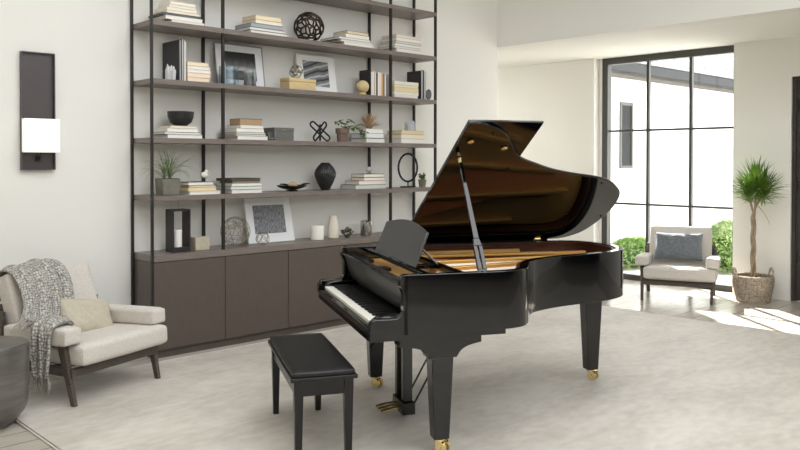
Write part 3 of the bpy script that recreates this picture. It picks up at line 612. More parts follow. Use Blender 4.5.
# --- on the cabinet
lt = thing('candle_lantern', 'square black lantern with open faces on the left end of the cabinet', 'lantern', (3.268, 6.15, f_))
M = Matrix.Rotation(math.radians(0), 4, 'Z')
m = B(-.082, .082, -.065, .065, 0, .04); m.box(-.082, .082, -.065, .065, .345, .36)
for sx in (-1, 1): m.box(min(sx*.082, sx*.07), max(sx*.082, sx*.07), -.065, .065, .04, .345)
m.build('case', mat('lantern_black', (44, 41, 39), .5), lt, bevel=.0015, smooth=False)
MB().tube([(0, 0, .36), (0, 0, .44)], .0012, 5).build('hanger', POST, lt)
cn = thing('pillar_candle', 'white pillar candle inside the black lantern', 'candle', (3.268, 6.16, f_+.0405)); MB().lathe([(.037, 0), (.037, .142), (.033, .146), (.001, .142)]).build('wax', WAX, cn); MB().tube([(0, 0, .14), (0, 0, .155)], .0015, 5).build('wick', DARKB, cn)
ub = B(-.068, .068, -.055, .055, 0, .112).build('stone_block', STONE, bevel=.004); ub.location = (3.475, 6.16, f_); tag(ub, 'square cream stone block right of the black lantern', 'ornament')
openwork('wire_sphere', 'large thin wire sphere beside the left cabinet picture frame', 'ornament', (3.85, 6.185, f_), .132, .0014, 1, mat('antique_wire', (150, 138, 116), .4, .7), 11, 0, 22)
openwork('wire_sphere', 'small thin wire sphere before the white picture frame on the cabinet', 'ornament', (4.07, 6.08, f_), .062, .0014, 1, MATS['antique_wire'], 12, 0, 14)
frame('picture_frame', 'large white frame with misty tree photograph on the cabinet', 4.285, 6.235, f_+.003, .52, .425, .2, (236, 236, 234), (240, 241, 243), art_mat('art_trees', 'trees'), .008, (.085, .085, .085, .07))
vt = thing('candle_holder', 'round textured white candle holder right of the misty tree picture', 'candle holder', (4.75, 6.15, f_))
MB().lathe([(.06, 0), (.066, .006), (.066, .134), (.063, .14), (.056, .14), (.056, .02), (.001, .02)], n=36).build('cup', WHITEC, vt)
o = MB().lathe([(.05, 0), (.056, .006), (.058, .06), (.05, .14), (.036, .2), (.033, .226), (.028, .226), (.031, .2), (.001, .19)], n=36).build('bottle_vase', PORC); o.location = (4.965, 6.17, f_); tag(o, 'slender cream bottle vase on the cabinet', 'vase')
cc = thing('coral_cluster', 'dark silver coral-like cluster on the cabinet', 'ornament', (5.12, 6.14, f_)); m = MB(); rnd = random.Random(3)
for i in range(44):
    a = rnd.uniform(0, 2*PI); el = rnd.uniform(.05, 1.5); dv = Vector((math.cos(a)*math.cos(el), math.sin(a)*math.cos(el), math.sin(el)*.9+.1)); p0 = Vector((0, 0, .02)); L_ = rnd.uniform(.05, .075)
    m.tube([p0, p0+dv*L_*.6, p0+dv*L_+Vector((rnd.uniform(-.012, .012), rnd.uniform(-.012, .012), .01))], [.008, .007, .009], 6)
m.sphere((0, 0, .03), .034, 14, 10).build('coral', mat('coral_metal', (150, 142, 130), .45, .5, noise=(70, 62, 54), scale=40), cc)
jar('mercury_tumbler', 'smoky mercury glass tumbler at the right end of the cabinet', (5.385, 6.15, f_), .060, .152, .004, MIRRORG, 'tumbler')

# ------------------------------------------------------------------ grand piano
def pl(u, v, z): return Vector((u, v, z))
pn = thing('grand_piano', 'polished black grand piano with raised lid standing on the pale rug', 'grand piano', (2.884, 2.996, 0), math.radians(-27))
W = 1.49
curve = smooth_poly([(.50, 0), (.62, .008), (.72, .05), (.79, .14), (.86, .28), (.94, .385), (1.05, .455), (1.2, .52), (1.36, .565), (1.52, .605), (1.66, .66), (1.78, .745), (1.86, .86), (1.9, 1.0), (1.905, 1.14), (1.88, 1.28), (1.82, 1.39), (1.72, 1.46), (1.58, 1.49)], False, 4)
outer = [Vector((0.0, 0))]+curve+[Vector((0.0, W))]
def inset(P, d):
    out = []
    for i, p in enumerate(P):
        a = P[max(i-1, 0)]; b_ = P[min(i+1, len(P)-1)]; t = (b_-a).normalized(); out.append(p+Vector((-t.y, t.x))*d)
    return out
inner = inset(outer, .052); inner[0] = Vector((0, .052)); inner[-1] = Vector((0, W-.052))
inner2 = inset(outer, .056); inner2[0] = Vector((.38, .056)); inner2[-1] = Vector((.38, W-.056))
inner3 = inset(outer, .072); inner3[0] = Vector((.38, .072)); inner3[-1] = Vector((.38, W-.072))
n = len(outer); m = MB()
vs = [(p.x, p.y, .68) for p in outer]+[(p.x, p.y, 1.0) for p in outer]+[(p.x, p.y, 1.0) for p in inner]+[(p.x, p.y, .68) for p in inner]; fs = []
for i in range(n-1):
    for a, b_ in ((0, 1), (1, 2), (2, 3), (3, 0)): fs.append((a*n+i, a*n+i+1, b_*n+i+1, b_*n+i))
fs += [(0, n, 2*n, 3*n), (n-1, 2*n-1, 3*n-1, 4*n-1)]; m.add(vs, fs); m.build('rim', PIANO, pn, bevel=.004, ang=40)
# veneered inner rim, from the plate up to just below the lid seat
m = MB(); vs = [(p.x, p.y, .90) for p in inner2]+[(p.x, p.y, .992) for p in inner2]+[(p.x, p.y, .992) for p in inner3]+[(p.x, p.y, .90) for p in inner3]; fs = []
for i in range(n-1):
    for a, b_ in ((0, 1), (1, 2), (2, 3), (3, 0)): fs.append((a*n+i, a*n+i+1, b_*n+i+1, b_*n+i))
fs += [(0, n, 2*n, 3*n), (n-1, 2*n-1, 3*n-1, 4*n-1)]; m.add(vs, fs); m.build('inner_rim', RIMWOOD, pn, ang=40)
# plate, struts, soundboard
pin = inset(outer, .085); pin[0] = Vector((.085, .085)); pin[-1] = Vector((.085, W-.085))
MB().prism([tuple(p) for p in inset(outer, .075)[1:-1]]+[(.25, W-.075), (.25, .075)], lambda a, b_, h: (a, b_, h), .80, .885).build('soundboard', SPRUCE, pn)
pp = [(p.x, p.y) for p in pin]
plt = MB().prism(pp, lambda a, b_, h: (a, b_, h), .888, .915).build('iron_plate', IRON, pn, bevel=.003)
for (u0, v0), (u1, v1) in (((.32, .27), (.80, .34)), ((.32, .52), (1.25, .72)), ((.32, .84), (1.56, .93)), ((.32, 1.16), (1.70, 1.10)), ((.32, 1.385), (1.30, 1.35))):
    d_ = (Vector((u1-u0, v1-v0))).normalized(); s_ = Vector((-d_.y, d_.x))*.017
    q = [(u0-s_.x, v0-s_.y, .915), (u1-s_.x, v1-s_.y, .915), (u1+s_.x, v1+s_.y, .915), (u0+s_.x, v0+s_.y, .915)]
    MB().hexa(q, [(a, b_, .958) for a, b_, _ in q]).build('plate_strut', IRON, pn, bevel=.006)
m = MB()
for i in range(62):
    v0 = .12+i*.0205; um = .62+.95*min(1, max(0, (v0-.12)/1.1))**.7; m.tube([(.30, v0, .934), (um, v0+.07*(1-v0), .932)], .0009, 3)
o = m.build('strings', STEEL, pn); o['kind'] = 'stuff'
m = MB()
for i in range(22): m.tube([(.30, 1.38-i*.012, .941), (1.70-i*.01, .98-i*.012+.0, .941)], .0018, 4)
o = m.build('bass_strings', COPPER, pn); o['kind'] = 'stuff'
B(.40, .425, .10, 1.40, .943, .975).build('damper_rail', SATIN, pn, bevel=.003, smooth=False)
MB().hexa([(.425, .075, .918), (.62, .075, .918), (.55, .12, .918), (.425, .16, .918)], [(.425, .075, .955), (.62, .075, .955), (.55, .12, .955), (.425, .16, .955)]).build('treble_block', SATIN, pn, bevel=.004)
m = B(.385, .397, .1, 1.38, .915, .922); m.build('felt_strip', FELT_RED, pn, smooth=False)
B(.50, .60, .10, .14, .918, .946).build('red_felt_strip', FELT_RED, pn, smooth=False)
# arms (cheeks)
prof = [(.03, .68), (-.175, .68), (-.182, .70), (-.18, .74), (-.172, .762), (-.15, .772), (-.07, .770)]+[tuple(p) for p in smooth_poly([(-.035, .773), (-.008, .79), (.006, .82), (.008, .87), (-.004, .91), (-.016, .94), (-.014, .97), (0, 1.0)], False, 4)]+[(.03, 1.0)]
for v0, v1 in ((0, .052), (W-.052, W)): MB().prism(prof, lambda a, b_, h: (a, h, b_), v0, v1).build('arm', PIANO, pn, bevel=.004)
# keybed, key slip, key blocks
B(-.176, .60, .03, W-.03, .648, .682).build('keybed', PIANO, pn, bevel=.003, smooth=False)
m = MB().prism([(-.176, .648), (-.176, .712), (-.162, .722), (-.152, .722), (-.152, .684), (-.1, .684), (-.1, .648)], lambda a, b_, h: (a, h, b_), .0521, W-.0521); m.build('key_slip', PIANO, pn, bevel=.002)
kb = [(-.150, .684), (.16, .684), (.16, .752), (.14, .762), (.115, .772)]+[tuple(p) for p in smooth_poly([(.09, .778), (-.03, .776), (-.10, .772), (-.14, .755), (-.150, .73)], False, 3)]
for v0, v1 in ((.054, .128), (W-.128, W-.054)): MB().prism(kb, lambda a, b_, h: (a, h, b_), v0, v1).build('key_block', PIANO, pn, bevel=.006)
# keys
kw = (W-.26)/52; wk0 = None; prevm = None
for i in range(52):
    v0 = .13+i*kw
    if wk0 is None:
        wk0 = B(-.148, .02, .0004, kw-.0004, .722, .741).build('white_key', IVORY, pn, bevel=.001, smooth=False); o = wk0
    else: o = wk0.copy(); COL.objects.link(o); o.parent = pn
    o.location = (0, v0, 0)
bk0 = None
for i in range(51):                                # counted from the treble end; C is key 0
    if (i % 7) in (0, 4): continue                 # no black key between B-C and E-F
    v0 = .13+(i+1)*kw-.0055
    if bk0 is None:
        bk0 = MB().hexa([(-.098, 0, .741), (.02, 0, .741), (.02, .011, .741), (-.098, .011, .741)], [(-.092, .001, .753), (.02, .001, .753), (.02, .010, .753), (-.092, .010, .753)]).build('black_key', EBONY, pn, bevel=.001, smooth=False); o = bk0
    else: o = bk0.copy(); COL.objects.link(o); o.parent = pn
    o.location = (0, v0, 0)
# fallboard
LACQ = mat('black_lacquer_reflection_grey', (66, 66, 66), .3)  # grey base stands in for wall reflections on the black desk and fallboard
face = [tuple(p) for p in smooth_poly([(-.014, .956), (.004, .935), (.016, .90), (.026, .86), (.040, .82), (.060, .785), (.082, .756)], False, 4)]
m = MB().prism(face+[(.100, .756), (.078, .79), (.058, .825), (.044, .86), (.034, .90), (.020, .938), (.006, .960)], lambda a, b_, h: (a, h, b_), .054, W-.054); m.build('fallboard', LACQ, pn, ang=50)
MB().tube([(-.004, .056, .957), (-.004, W-.056, .957)], .0075, 8).build('fallboard_edge', PIANO, pn)
B(.021, .12, .129, W-.129, .728, .7445).build('key_cover_rail', SATIN, pn, smooth=False)
B(.05, .0845, .058, W-.058, .905, .940).build('front_rail', SATIN, pn, bevel=.003, smooth=False)
for v0, v1 in ((.058, .38), (.74, .86), (1.16, W-.058)): B(.082, .145, v0, v1, .918, .936).build('pin_block_cover', SATIN, pn, smooth=False)
# music shelf and desk
m = B(.145, .185, .058, W-.058, .966, .990); m.box(.33, .37, .058, W-.058, .966, .990); m.box(.185, .33, .058, .10, .966, .990); m.box(.185, .33, W-.10, W-.058, .966, .990); m.box(.185, .33, .44, .50, .966, .990); m.box(.185, .33, .98, 1.04, .966, .990)
m.build('music_shelf', PIANO, pn, bevel=.003, smooth=False)
dk = [(.30, 0)]+[(1.16, 0), (1.205, .215)]+[(1.205-.86*t, .215+.045*math.sin(PI*t)*1.0+(-.0)*t) for t in [i/14 for i in range(1, 15)]]
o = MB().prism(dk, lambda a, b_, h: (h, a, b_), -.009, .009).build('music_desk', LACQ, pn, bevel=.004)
o.location = (.158, 0, .995); o.rotation_euler = (0, math.atan2(.098, .2), 0)
for v0 in (.45, 1.0): MB().tube([(.345, v0, .99), (.235, v0, 1.10)], .007).build('desk_prop', PIANO, pn)
# lid, flap, prop
lidt = math.radians(31.1)
LID = MB()
lo = smooth_poly([(.50, 1.560), (.60, 1.525), (.70, 1.45), (.77, 1.355), (.84, 1.25), (.92, 1.175), (1.03, 1.115), (1.185, 1.04), (1.363, .985), (1.538, .944), (1.669, .892), (1.78, .80), (1.845, .72), (1.886, .60), (1.902, .47), (1.9, .38), (1.882, .25), (1.84, .12), (1.77, .045), (1.68, .008), (1.6, 0)], False, 4)
lp = [(.430, 0), (.430, 1.563)]+[tuple(p) for p in lo]
sd = Vector((0, -math.cos(lidt), math.sin(lidt))); nn = Vector((0, math.sin(lidt), math.cos(lidt)))
H0 = Vector((0, 1.5, 1.02))
lf = lambda a, b_, h: Vector((a, 0, 0))+H0+sd*b_+nn*h
MB().prism(lp, lf, -.018, 0).build('lid', PIANO, pn, bevel=.004)
MB().prism([(.435, .02), (.435, 1.553), (.90, 1.553), (.905, .02)], lf, .002, .016).build('front_lid_flap', PIANO, pn, bevel=.003)
for a, b_ in ((.611, 1.461), (1.624, .866), (1.865, .381), (1.563, .432), (.86, 1.06)):
    MB().tube([lf(a, b_, -.024), lf(a, b_, -.018)], .008).build('bumper', SATIN, pn)
for a, b_ in ((.50, 1.379), (.738, 1.311)):
    MB().tube([lf(a, b_, -.030), lf(a, b_, -.026), lf(a, b_, -.018)], [.010, .020, .014], 14).build('lid_knob', BRASS, pn)
tip = lf(.494, 1.19, -.022); base = Vector((.49, .088, .965)); k1 = base.lerp(tip, .30)
def bar(m, p, q, w0, w1, t0, t1):
    d_ = (q-p).normalized(); a = Vector((1, 0, 0)); b_ = d_.cross(a).normalized()
    f = lambda c_, w_, t_: [c_-a*w_/2-b_*t_/2, c_+a*w_/2-b_*t_/2, c_+a*w_/2+b_*t_/2, c_-a*w_/2+b_*t_/2]
    return m.hexa(f(p, w0, t0), f(q, w1, t1))
m = MB(); a = Vector((1, 0, 0))
s1, s2 = base.lerp(tip, .05), base.lerp(tip, .24)
bar(m, base, s1, .054, .054, .016, .016)
bar(m, s1-a*.0155, s2-a*.0155, .024, .022, .016, .016); bar(m, s1+a*.0155, s2+a*.0155, .024, .022, .016, .016)
bar(m, s2, k1, .052, .032, .016, .016); bar(m, k1, tip, .032, .018, .016, .012); m.build('lid_prop', PIANO, pn, bevel=.002, smooth=False)
MB().tube([tip-(tip-base).normalized()*.03, tip], [.012, .016], 12).build('prop_cup', BRASS, pn)
MB().tube([(.46, .075, .962), (.52, .075, .962)], .008).build('prop_pivot', BRASS, pn)
def hinge(u0):
    m = B(u0-.02, u0+.02, W-.062, W-.053, .955, .998)
    m.tube([(u0-.025, W-.03, 1.012), (u0+.025, W-.03, 1.012)], .009); m.prism([(u0-.02, .03), (u0-.02, .075), (u0+.02, .075), (u0+.02, .03)], lf, -.022, -.018); m.build('lid_hinge', BRASS, pn, smooth=False)
hinge(1.50)
MB().prism([(.44, W-.004), (1.60, W-.004), (1.60, W+.012), (.44, W+.012)], lambda a, b_, h: (a, b_, h), 1.0, 1.019).build('hinge_strip', PIANO, pn)
# legs
def piano_leg(u, v, top, plate, w0, w1):
    m = MB()
    if plate:
        pf = [(.0, .648), (.47, .648), (.47, .605)]+[tuple(p) for p in smooth_poly([(.44, .600), (.39, .588), (.35, .565), (.325, .53)], False, 3)]+[(.165, .53)]+[tuple(p) for p in smooth_poly([(.165, .53), (.15, .56), (.11, .585), (.06, .595), (.0, .60)], False, 3)]
        pf = [(a+(u-.245), b_) for a, b_ in pf]; m.prism(pf, lambda a, b_, h: (a, h, b_), v-.055, v+.055)
    else:
        m.box(u-.11, u+.11, v-.10, v+.10, .66, .68); m.box(u-.095, u+.095, v-.075, v+.075, .60, .66)
    L_ = m.build('leg_block', PIANO, None, bevel=.003)
    g = MB().taper((u, v, .078), (u, v, .532 if plate else .60), w1, w1*.92, w0, w0*.85).build('leg', PIANO, pn, bevel=.006)
    L_.parent = g
    k = MB(); k.lathe([(.018, .052), (.03, .056), (.03, .074), (.022, .079)], (u, v, 0), 16)
    a0 = math.radians(35); ax = Vector((math.cos(a0), math.sin(a0), 0)); pr = Vector((-ax.y, ax.x, 0)); c0 = Vector((u, v, .034))-pr*.018*0+ax*.0
    k.tube([c0-ax*.012-pr*.0+Vector((0, 0, .03)), c0+Vector((0, 0, .0))-pr*.02], .008, 8)
    for s_ in (-1, 1): k.tube([c0+ax*s_*.012-pr*.02, c0+ax*s_*.030-pr*.02], .034, 22)
    k.tube([c0-ax*.04-pr*.02, c0+ax*.04-pr*.02], .011, 12); k.tube([c0+pr*.0+Vector((0, 0, .02)), c0-pr*.06+Vector((0, 0, .03))], [.007, .009], 8)
    c_ = k.build('caster', BRASS, pn)
piano_leg(.245, .12, .53, True, .125, .088); piano_leg(.225, W-.058, .53, True, .125, .086); piano_leg(1.79, 1.17, .6, False, .13, .086)
# under frame
MB().prism([(p.x, p.y) for p in inset(outer, .09)[1:-1]]+[(.3, W-.09), (.3, .09)], lambda a, b_, h: (a, b_, h), .70, .73).build('under_board', SATIN, pn)
MB().hexa([(1.58, 1.0, .655), (1.86, 1.03, .655), (1.86, 1.2, .655), (1.58, 1.3, .655)], [(1.56, .95, .70), (1.88, 1.0, .70), (1.88, 1.22, .70), (1.56, 1.33, .70)]).build('tail_block', SATIN, pn, bevel=.003)
# lyre
ly = B(.20, .285, .68, .905, .028, .105).build('pedal_box', PIANO, pn, bevel=.006)
for v0 in (.725, .865): B(.212, .272, v0-.024, v0+.024, .105, .61).build('lyre_post', PIANO, pn, bevel=.004)
B(.19, .30, .67, .92, .61, .648).build('lyre_block', PIANO, pn, bevel=.004)
for v0 in (.735, .79, .845):
    MB().tube([(.205, v0, .066), (.16, v0, .062), (.11, v0, .052), (.075, v0, .046)], [.008, .010, .014, .012], 10).build('pedal', BRASS, pn)
for v0 in (.785, .805): MB().tube([(.24, v0, .105), (.24, v0, .61)], .004, 8).build('pedal_rod', BRASS, pn)
for v0 in (.72, .87): MB().tube([(.28, v0, .07), (.64, v0, .70)], .0065, 8).build('lyre_brace', SATIN, pn)

# ------------------------------------------------------------------ bench
bn = thing('piano_bench', 'rectangular black piano bench with padded seat before the keyboard', 'bench', (2.884, 2.996, .0), math.radians(-27))
bu0, bu1, bv0, bv1 = -.575, -.215, .125, 1.085
m = cushion(bu1-bu0-.02, bv1-bv0-.02, .034, .012, .010, 14); m.xform(Matrix.Translation(((bu0+bu1)/2, (bv0+bv1)/2, .474))); m.build('seat_pad', LEATHER, bn)
B(bu0, bu1, bv0, bv1, .440, .462).build('seat_board', SATIN, bn, bevel=.005, smooth=False)
m = B(bu0+.03, bu1-.03, bv0+.03, bv0+.05, .357, .440); m.box(bu0+.03, bu1-.03, bv1-.05, bv1-.03, .357, .440); m.box(bu0+.03, bu0+.05, bv0+.05, bv1-.05, .357, .440); m.box(bu1-.05, bu1-.03, bv0+.05, bv1-.05, .357, .440)
m.build('apron', SATIN, bn, smooth=False)
for u in (bu0+.045, bu1-.045):
    for v in (bv0+.045, bv1-.045): MB().taper((u+(-.0), v, 0), (u, v, .440), .034, .034, .052, .052).build('leg', SATIN, bn, bevel=.002, smooth=False)

# ------------------------------------------------------------------ armchairs
def armchair(label, loc, rz):
    t = thing('armchair', label, 'armchair', loc, rz, 'cream armchairs with dark wooden frames')
    Rx = Matrix.Rotation
    cushion(.79, .64, .145, .038, .010, 16).xform(Matrix.Translation((.034, .255, .312)) @ Rx(math.radians(-3), 4, 'X')).build('seat_cushion', SEAT, t)
    cushion(.71, .52, .15, .032, .006, 16).xform(Matrix.Translation((0, .655, .56)) @ Rx(math.radians(90-20+0), 4, 'X')).build('back_cushion', SEAT, t)
    for s in (-1, 1):
        cushion(.145, .60, .115, .025, .003, 12).xform(Matrix.Translation((s*.385, .29, .447)) @ Rx(math.radians(-2), 4, 'X')).build('armrest', SEAT, t)
        MB().hexa([(s*.375-.015, -.018, 0), (s*.375+.015, -.018, 0), (s*.375+.015, .018, 0), (s*.375-.015, .018, 0)], [(s*.385-.02, .065, .396), (s*.385+.02, .065, .396), (s*.385+.02, .13, .396), (s*.385-.02, .13, .396)]).build('leg', DWOOD, t, bevel=.004)
        MB().hexa([(s*.375-.02, .68, 0), (s*.375+.02, .68, 0), (s*.375+.02, .72, 0), (s*.375-.02, .72, 0)], [(s*.40-.016, .650, .565), (s*.40+.016, .650, .565), (s*.40+.016, .695, .565), (s*.40-.016, .695, .565)]).build('leg', DWOOD, t, bevel=.004)
        B(s*.385-.02, s*.385+.02, .06, .62, .378, .398).build('arm_rail', DWOOD, t, bevel=.003, smooth=False)
    m = B(-.385, .385, .005, .045, .185, .238); m.box(-.385, .385, .625, .665, .185, .238); m.box(-.385, -.345, .045, .625, .185, .238); m.box(.345, .385, .045, .625, .185, .238)
    m.box(-.345, .345, .2, .24, .2, .238); m.box(-.345, .345, .42, .46, .2, .238)
    m.build('frame', DWOOD, t, bevel=.003, smooth=False)
    m = MB().hexa([(-.39, .66, .24), (.39, .66, .24), (.39, .69, .24), (-.39, .69, .24)], [(-.40, .745, .60), (.40, .745, .60), (.40, .775, .60), (-.40, .775, .60)]); m.build('back_rail', DWOOD, t, bevel=.003)
    return t
LC = (2.366, 5.308, 0); LR = math.atan2(.335, .943)
FC = (8.522, 4.359, FZ); FR = math.atan2(-.92, .39)
armchair('cream armchair with grey throw, at the left beside the metal drum table', LC, LR)
armchair('cream armchair with blue-grey fur pillow, before the tall window', FC, FR)
def in_frame(loc, rz, p): return Matrix.Translation(loc) @ Matrix.Rotation(rz, 4, 'Z') @ Vector(p)
o = pillow(.44, .285, .13).build('throw_pillow', BEIGE); o.location = in_frame(LC, LR, (.075, .395, .472)); o.rotation_euler = (math.radians(-30), math.radians(9), LR+math.radians(-4)); tag(o, 'beige lumbar pillow on the left armchair beside the grey throw', 'pillow')
o = pillow(.55, .335, .17, 34, .006).build('fur_pillow', FUR); o.location = in_frame(FC, FR, (-.012, .48, .595)); o.rotation_euler = (math.radians(-20), 0, FR); tag(o, 'blue-grey faux fur pillow on the armchair before the window', 'pillow')
# knitted throw over the back and the near arm of the left chair
th_ = thing('knitted_throw', 'grey chunky knitted throw draped over the left armchair back and arm', 'blanket', LC, LR)
def drape(name, rows, fold, nf, nw=26, th=.016):
    Ls = smooth_poly([r[0] for r in rows], False, 7); Rs = smooth_poly([r[1] for r in rows], False, 7); vs = []; uv = []; fs = []; acc = 0
    for i, (l, r) in enumerate(zip(Ls, Rs)):
        i2 = min(i+1, len(Ls)-1); i1 = max(i-1, 0); tt = ((Ls[i2]+Rs[i2])-(Ls[i1]+Rs[i1])); 
        if i: acc += ((Ls[i]+Rs[i])/2-(Ls[i-1]+Rs[i-1])/2).length
        wv = r-l; nr = wv.cross(tt).normalized()
        for j in range(nw+1):
            s = j/nw; off = fold*(math.sin(s*PI*nf+i*.06)+.4*math.sin(s*PI*nf*2.3+1+i*.11))*(.35+.65*min(1, i/10))
            vs.append(l+wv*s+nr*off); uv.append((s*.42, acc))
    for i in range(len(Ls)-1):
        for j in range(nw): a = i*(nw+1)+j; fs.append((a, a+1, a+nw+2, a+nw+1))
    m = MB().add(vs, fs); m.uv = uv; o = m.build(name, KNIT, th_); so = o.modifiers.new('s', 'SOLIDIFY'); so.thickness = th; so.offset = 1
    return [Vector(v) for v in vs[-(nw+1):]]
endA = drape('knit_panel', [((-.36, .86, .60), (-.12, .86, .60)), ((-.36, .82, .76), (-.12, .83, .78)), ((-.355, .745, .835), (-.12, .75, .845)), ((-.35, .64, .825), (-.11, .64, .84)), ((-.35, .56, .74), (-.11, .555, .75)),
    ((-.37, .49, .62), (-.15, .47, .60)), ((-.44, .43, .555), (-.22, .36, .50)), ((-.50, .36, .535), (-.30, .22, .535))], .010, 4)
endB = drape('knit_panel', [((-.17, .87, .62), (.03, .87, .62)), ((-.17, .84, .78), (.04, .84, .77)), ((-.16, .75, .862), (.05, .75, .85)), ((-.16, .63, .855), (.065, .625, .835)), ((-.14, .55, .76), (.07, .54, .72)),
    ((-.15, .48, .62), (.03, .46, .57)), ((-.22, .40, .52), (-.07, .36, .46)), ((-.33, .32, .545), (-.20, .20, .49)), ((-.41, .27, .545), (-.34, .09, .54)), ((-.475, .25, .51), (-.475, .07, .51)), ((-.485, .24, .34), (-.485, .08, .34)), ((-.485, .225, .20), (-.485, .10, .20))], .011, 4)
m = MB()
for pts, dv in ((endA, Vector((-.8, -.25, -.25))), (endB, Vector((0, 0, -1)))):
    for i in range(len(pts)):
        if i % 2: continue
        p = pts[i]; q = Vector((random.uniform(-1, 1), random.uniform(-1, 1), 0))*.012
        d_ = dv.normalized()*random.uniform(.07, .095); m.tube([p, p+d_*.5+q, p+d_+q*.5+Vector((0, 0, -.01))], [.007, .0065, .004], 6)
o = m.build('fringe', mat('grey_yarn', (176, 172, 164), .95, noise=(130, 127, 121), scale=90, bump=.6, bscale=200), th_); o['kind'] = 'stuff'

# ------------------------------------------------------------------ drum table
dr = thing('drum_table', 'round brushed pewter drum side table at the lower left edge', 'side table', (1.491, 5.194, FZ))
prof = [(.11, 0), (.125, .004)]+[tuple(p) for p in smooth_poly([(.14, .014), (.194, .07), (.222, .12), (.232, .22), (.235, .34), (.234, .46), (.234, .49)], False, 4)]+[(.232, .496), (.226, .497)]
MB().lathe(prof, n=64).build('drum_body', PEWTER, dr)
MB().lathe([(.001, .4975), (.224, .4975), (.226, .500), (.224, .503), (.001, .503)], n=64).build('top_plate', PEWTER, dr)

# ------------------------------------------------------------------ potted dracaena
pb = thing('woven_basket', 'round woven rush basket with two handles beside the dark door', 'basket', (9.27, 3.80, FZ)); N = 72
rows = 26; vs = []; fs = []
for i in range(rows+1):
    zz = i/rows*.285; rb = .165+.045*math.sin(min(1, zz/.285)*PI*.5)
    for k in range(N):
        q = .009*math.sin(k*PI/2+(i % 2)*PI)+.002*math.sin(i*2.1+k); r = rb+q; vs.append((r*math.cos(2*PI*k/N), r*math.sin(2*PI*k/N), zz))
for i in range(rows):
    for k in range(N): fs.append((i*N+k, i*N+(k+1) % N, (i+1)*N+(k+1) % N, (i+1)*N+k))
m = MB().add(vs, fs+[tuple(range(N-1, -1, -1))]); o = m.build('basket_wall', WICKER, pb); so = o.modifiers.new('s', 'SOLIDIFY'); so.thickness = .012
m = MB(); m.tube([(.212*math.cos(a), .212*math.sin(a), .288+.003*math.sin(a*20)) for a in [2*PI*i/60 for i in range(60)]], .013, 8, True); m.build('basket_rim', WICKER, pb)
for s in (-1, 1):
    ax = Vector((.724, -.69, 0))*s; tn = Vector((.69, .724, 0))
    m = MB().tube([ax*.205+tn*.05*math.cos(a)+ax*.012*math.sin(a)+Vector((0, 0, .275+.105*math.sin(a))) for a in [PI*i/14 for i in range(15)]], .012, 8); m.build('handle', WICKER, pb)
dp = thing('potted_dracaena', 'tall dracaena plant with braided trunk growing in the woven basket', 'potted plant', (9.27, 3.80, FZ))
MB().lathe([(.12, .02), (.15, .25), (.14, .255), (.001, .252)], n=30).build('inner_pot', mat('nursery_pot', (48, 44, 40), .7), dp)
MB().lathe([(.135, .2525), (.135, .262), (.001, .268)], n=30).build('soil', SOIL, dp)
heads = [(-.05, .03, 1.19), (-.03, -.12, 1.22), (-.06, -.05, 1.29)]
for k in range(3):
    P = []
    for i in range(29):
        t = i/28; a = 2*PI*k/3+t*7.5; rr = .020*(1-.1*t)
        if t > .82: f = (t-.82)/.18; P.append(Vector((rr*math.cos(a), rr*math.sin(a), .27+t*.85)).lerp(Vector(heads[k]), f))
        else: P.append((rr*math.cos(a), rr*math.sin(a), .27+t*.85))
    MB().tube(P, [.0145-.003*i/28 for i in range(29)], 9).build('trunk', BARK, dp)
m = MB()
for hx, hy, hz in heads:
    for i in range(150):
        a = random.uniform(0, 2*PI); el = random.uniform(-.22, 1.5); el = el if random.random() < .8 else abs(el)
        L_ = random.uniform(.26, .40)*(1 if el > 0 else .85); dv = Vector((math.cos(a)*math.cos(el), math.sin(a)*math.cos(el), math.sin(el)))
        # keep blades clear of the wall behind
        if dv.x > 0: dv.x *= .3; L_ *= .85
        leaf(m, (hx, hy, hz+random.uniform(-.05, .08)), dv, L_, random.uniform(.012, .019), random.uniform(.05, .5), 5)
m.build('leaves', LEAF, dp)
m = MB(); leaf(m, (.03, -.02, 1.12), (.3, -.5, -.6), .3, .02, 1.2, 6); m.build('drooping_leaf', DRYG, dp)

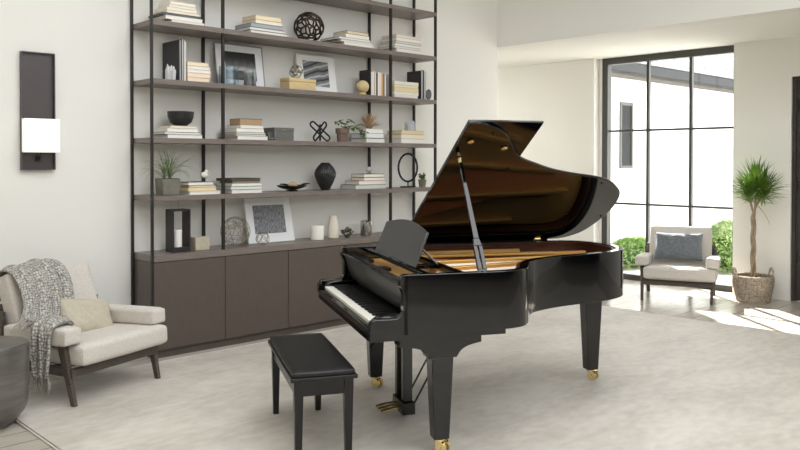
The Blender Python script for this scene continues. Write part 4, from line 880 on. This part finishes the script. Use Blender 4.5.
# ------------------------------------------------------------------ light
wd = bpy.data.worlds.new('World'); S.world = wd; wd.use_nodes = True; nt = wd.node_tree; bg = nt.nodes['Background']
sky = nt.nodes.new('ShaderNodeTexSky'); sky.sky_type = 'HOSEK_WILKIE'; sky.turbidity = 6; sky.ground_albedo = .5
SUN_DIR = Vector((-.60, -.75, -.86)).normalized()
sky.sun_direction = -SUN_DIR
mx = nt.nodes.new('ShaderNodeMixRGB'); mx.inputs[0].default_value = .82; mx.inputs[2].default_value = (.97, .99, 1.0, 1)
nt.links.new(sky.outputs[0], mx.inputs[1]); nt.links.new(mx.outputs[0], bg.inputs['Color']); bg.inputs['Strength'].default_value = 2.6
su = bpy.data.lights.new('sun', 'SUN'); su.energy = 13; su.angle = math.radians(.6); su.color = (1, .97, .91)
so = bpy.data.objects.new('sun', su); COL.objects.link(so); so.rotation_euler = SUN_DIR.to_track_quat('-Z', 'Y').to_euler(); so.location = (14, 12, 9)
def portal(name, loc, rot, sx, sy):
    l = bpy.data.lights.new(name, 'AREA'); l.shape = 'RECTANGLE'; l.size = sx; l.size_y = sy; l.cycles.is_portal = True
    o = bpy.data.objects.new(name, l); COL.objects.link(o); o.location = loc; o.rotation_euler = rot
portal('sky_portal_window', (9.78, 5.12, 1.5), (0, math.radians(90), 0), 3.0, 1.8)
portal('sky_portal_added_bay_skylight', (8.775, 8.8, 3.14), (0, 0, 0), 1.35, .7)
for x, q in ((1.775, 2.04), (4.075, 2.04)): portal('sky_portal_added_skylight', (x, 1.1, CZ+.14), (0, 0, 0), q, 6.98)
portal('sky_portal_added_clerestory', (2.4, CY0-.16, 3.8), (math.radians(90), 0, 0), 10.0, 1.25)

# ------------------------------------------------------------------ camera
cam = bpy.data.cameras.new('camera'); co = bpy.data.objects.new('camera', cam); COL.objects.link(co); S.camera = co
cam.sensor_width = 36; cam.lens = 792.16*36/800; cam.shift_y = -(225-172.63)/800; cam.clip_start = .05; cam.clip_end = 200
yaw, pitch, roll = [math.radians(a) for a in (43.64581375, -.82553516, -.04838087)]
fw = Vector((math.sin(yaw)*math.cos(pitch), math.cos(yaw)*math.cos(pitch), math.sin(pitch))); rt = Vector((math.cos(yaw), -math.sin(yaw), 0)); dn = fw.cross(rt)
r_ = rt*math.cos(roll)+dn*math.sin(roll); d_ = -rt*math.sin(roll)+dn*math.cos(roll)
co.matrix_world = frameM((0, 0, 1.6), r_, -d_, -fw)
S.view_settings.view_transform = 'Standard'; S.view_settings.look = 'None'; S.view_settings.gamma = 1; S.view_settings.use_curve_mapping = False
S.view_settings.exposure = .98
S.cycles.max_bounces = 10; S.cycles.diffuse_bounces = 6; S.cycles.transparent_max_bounces = 12; S.cycles.sample_clamp_indirect = 8; S.cycles.use_denoising = True
S.cycles.caustics_reflective = False; S.cycles.caustics_refractive = False
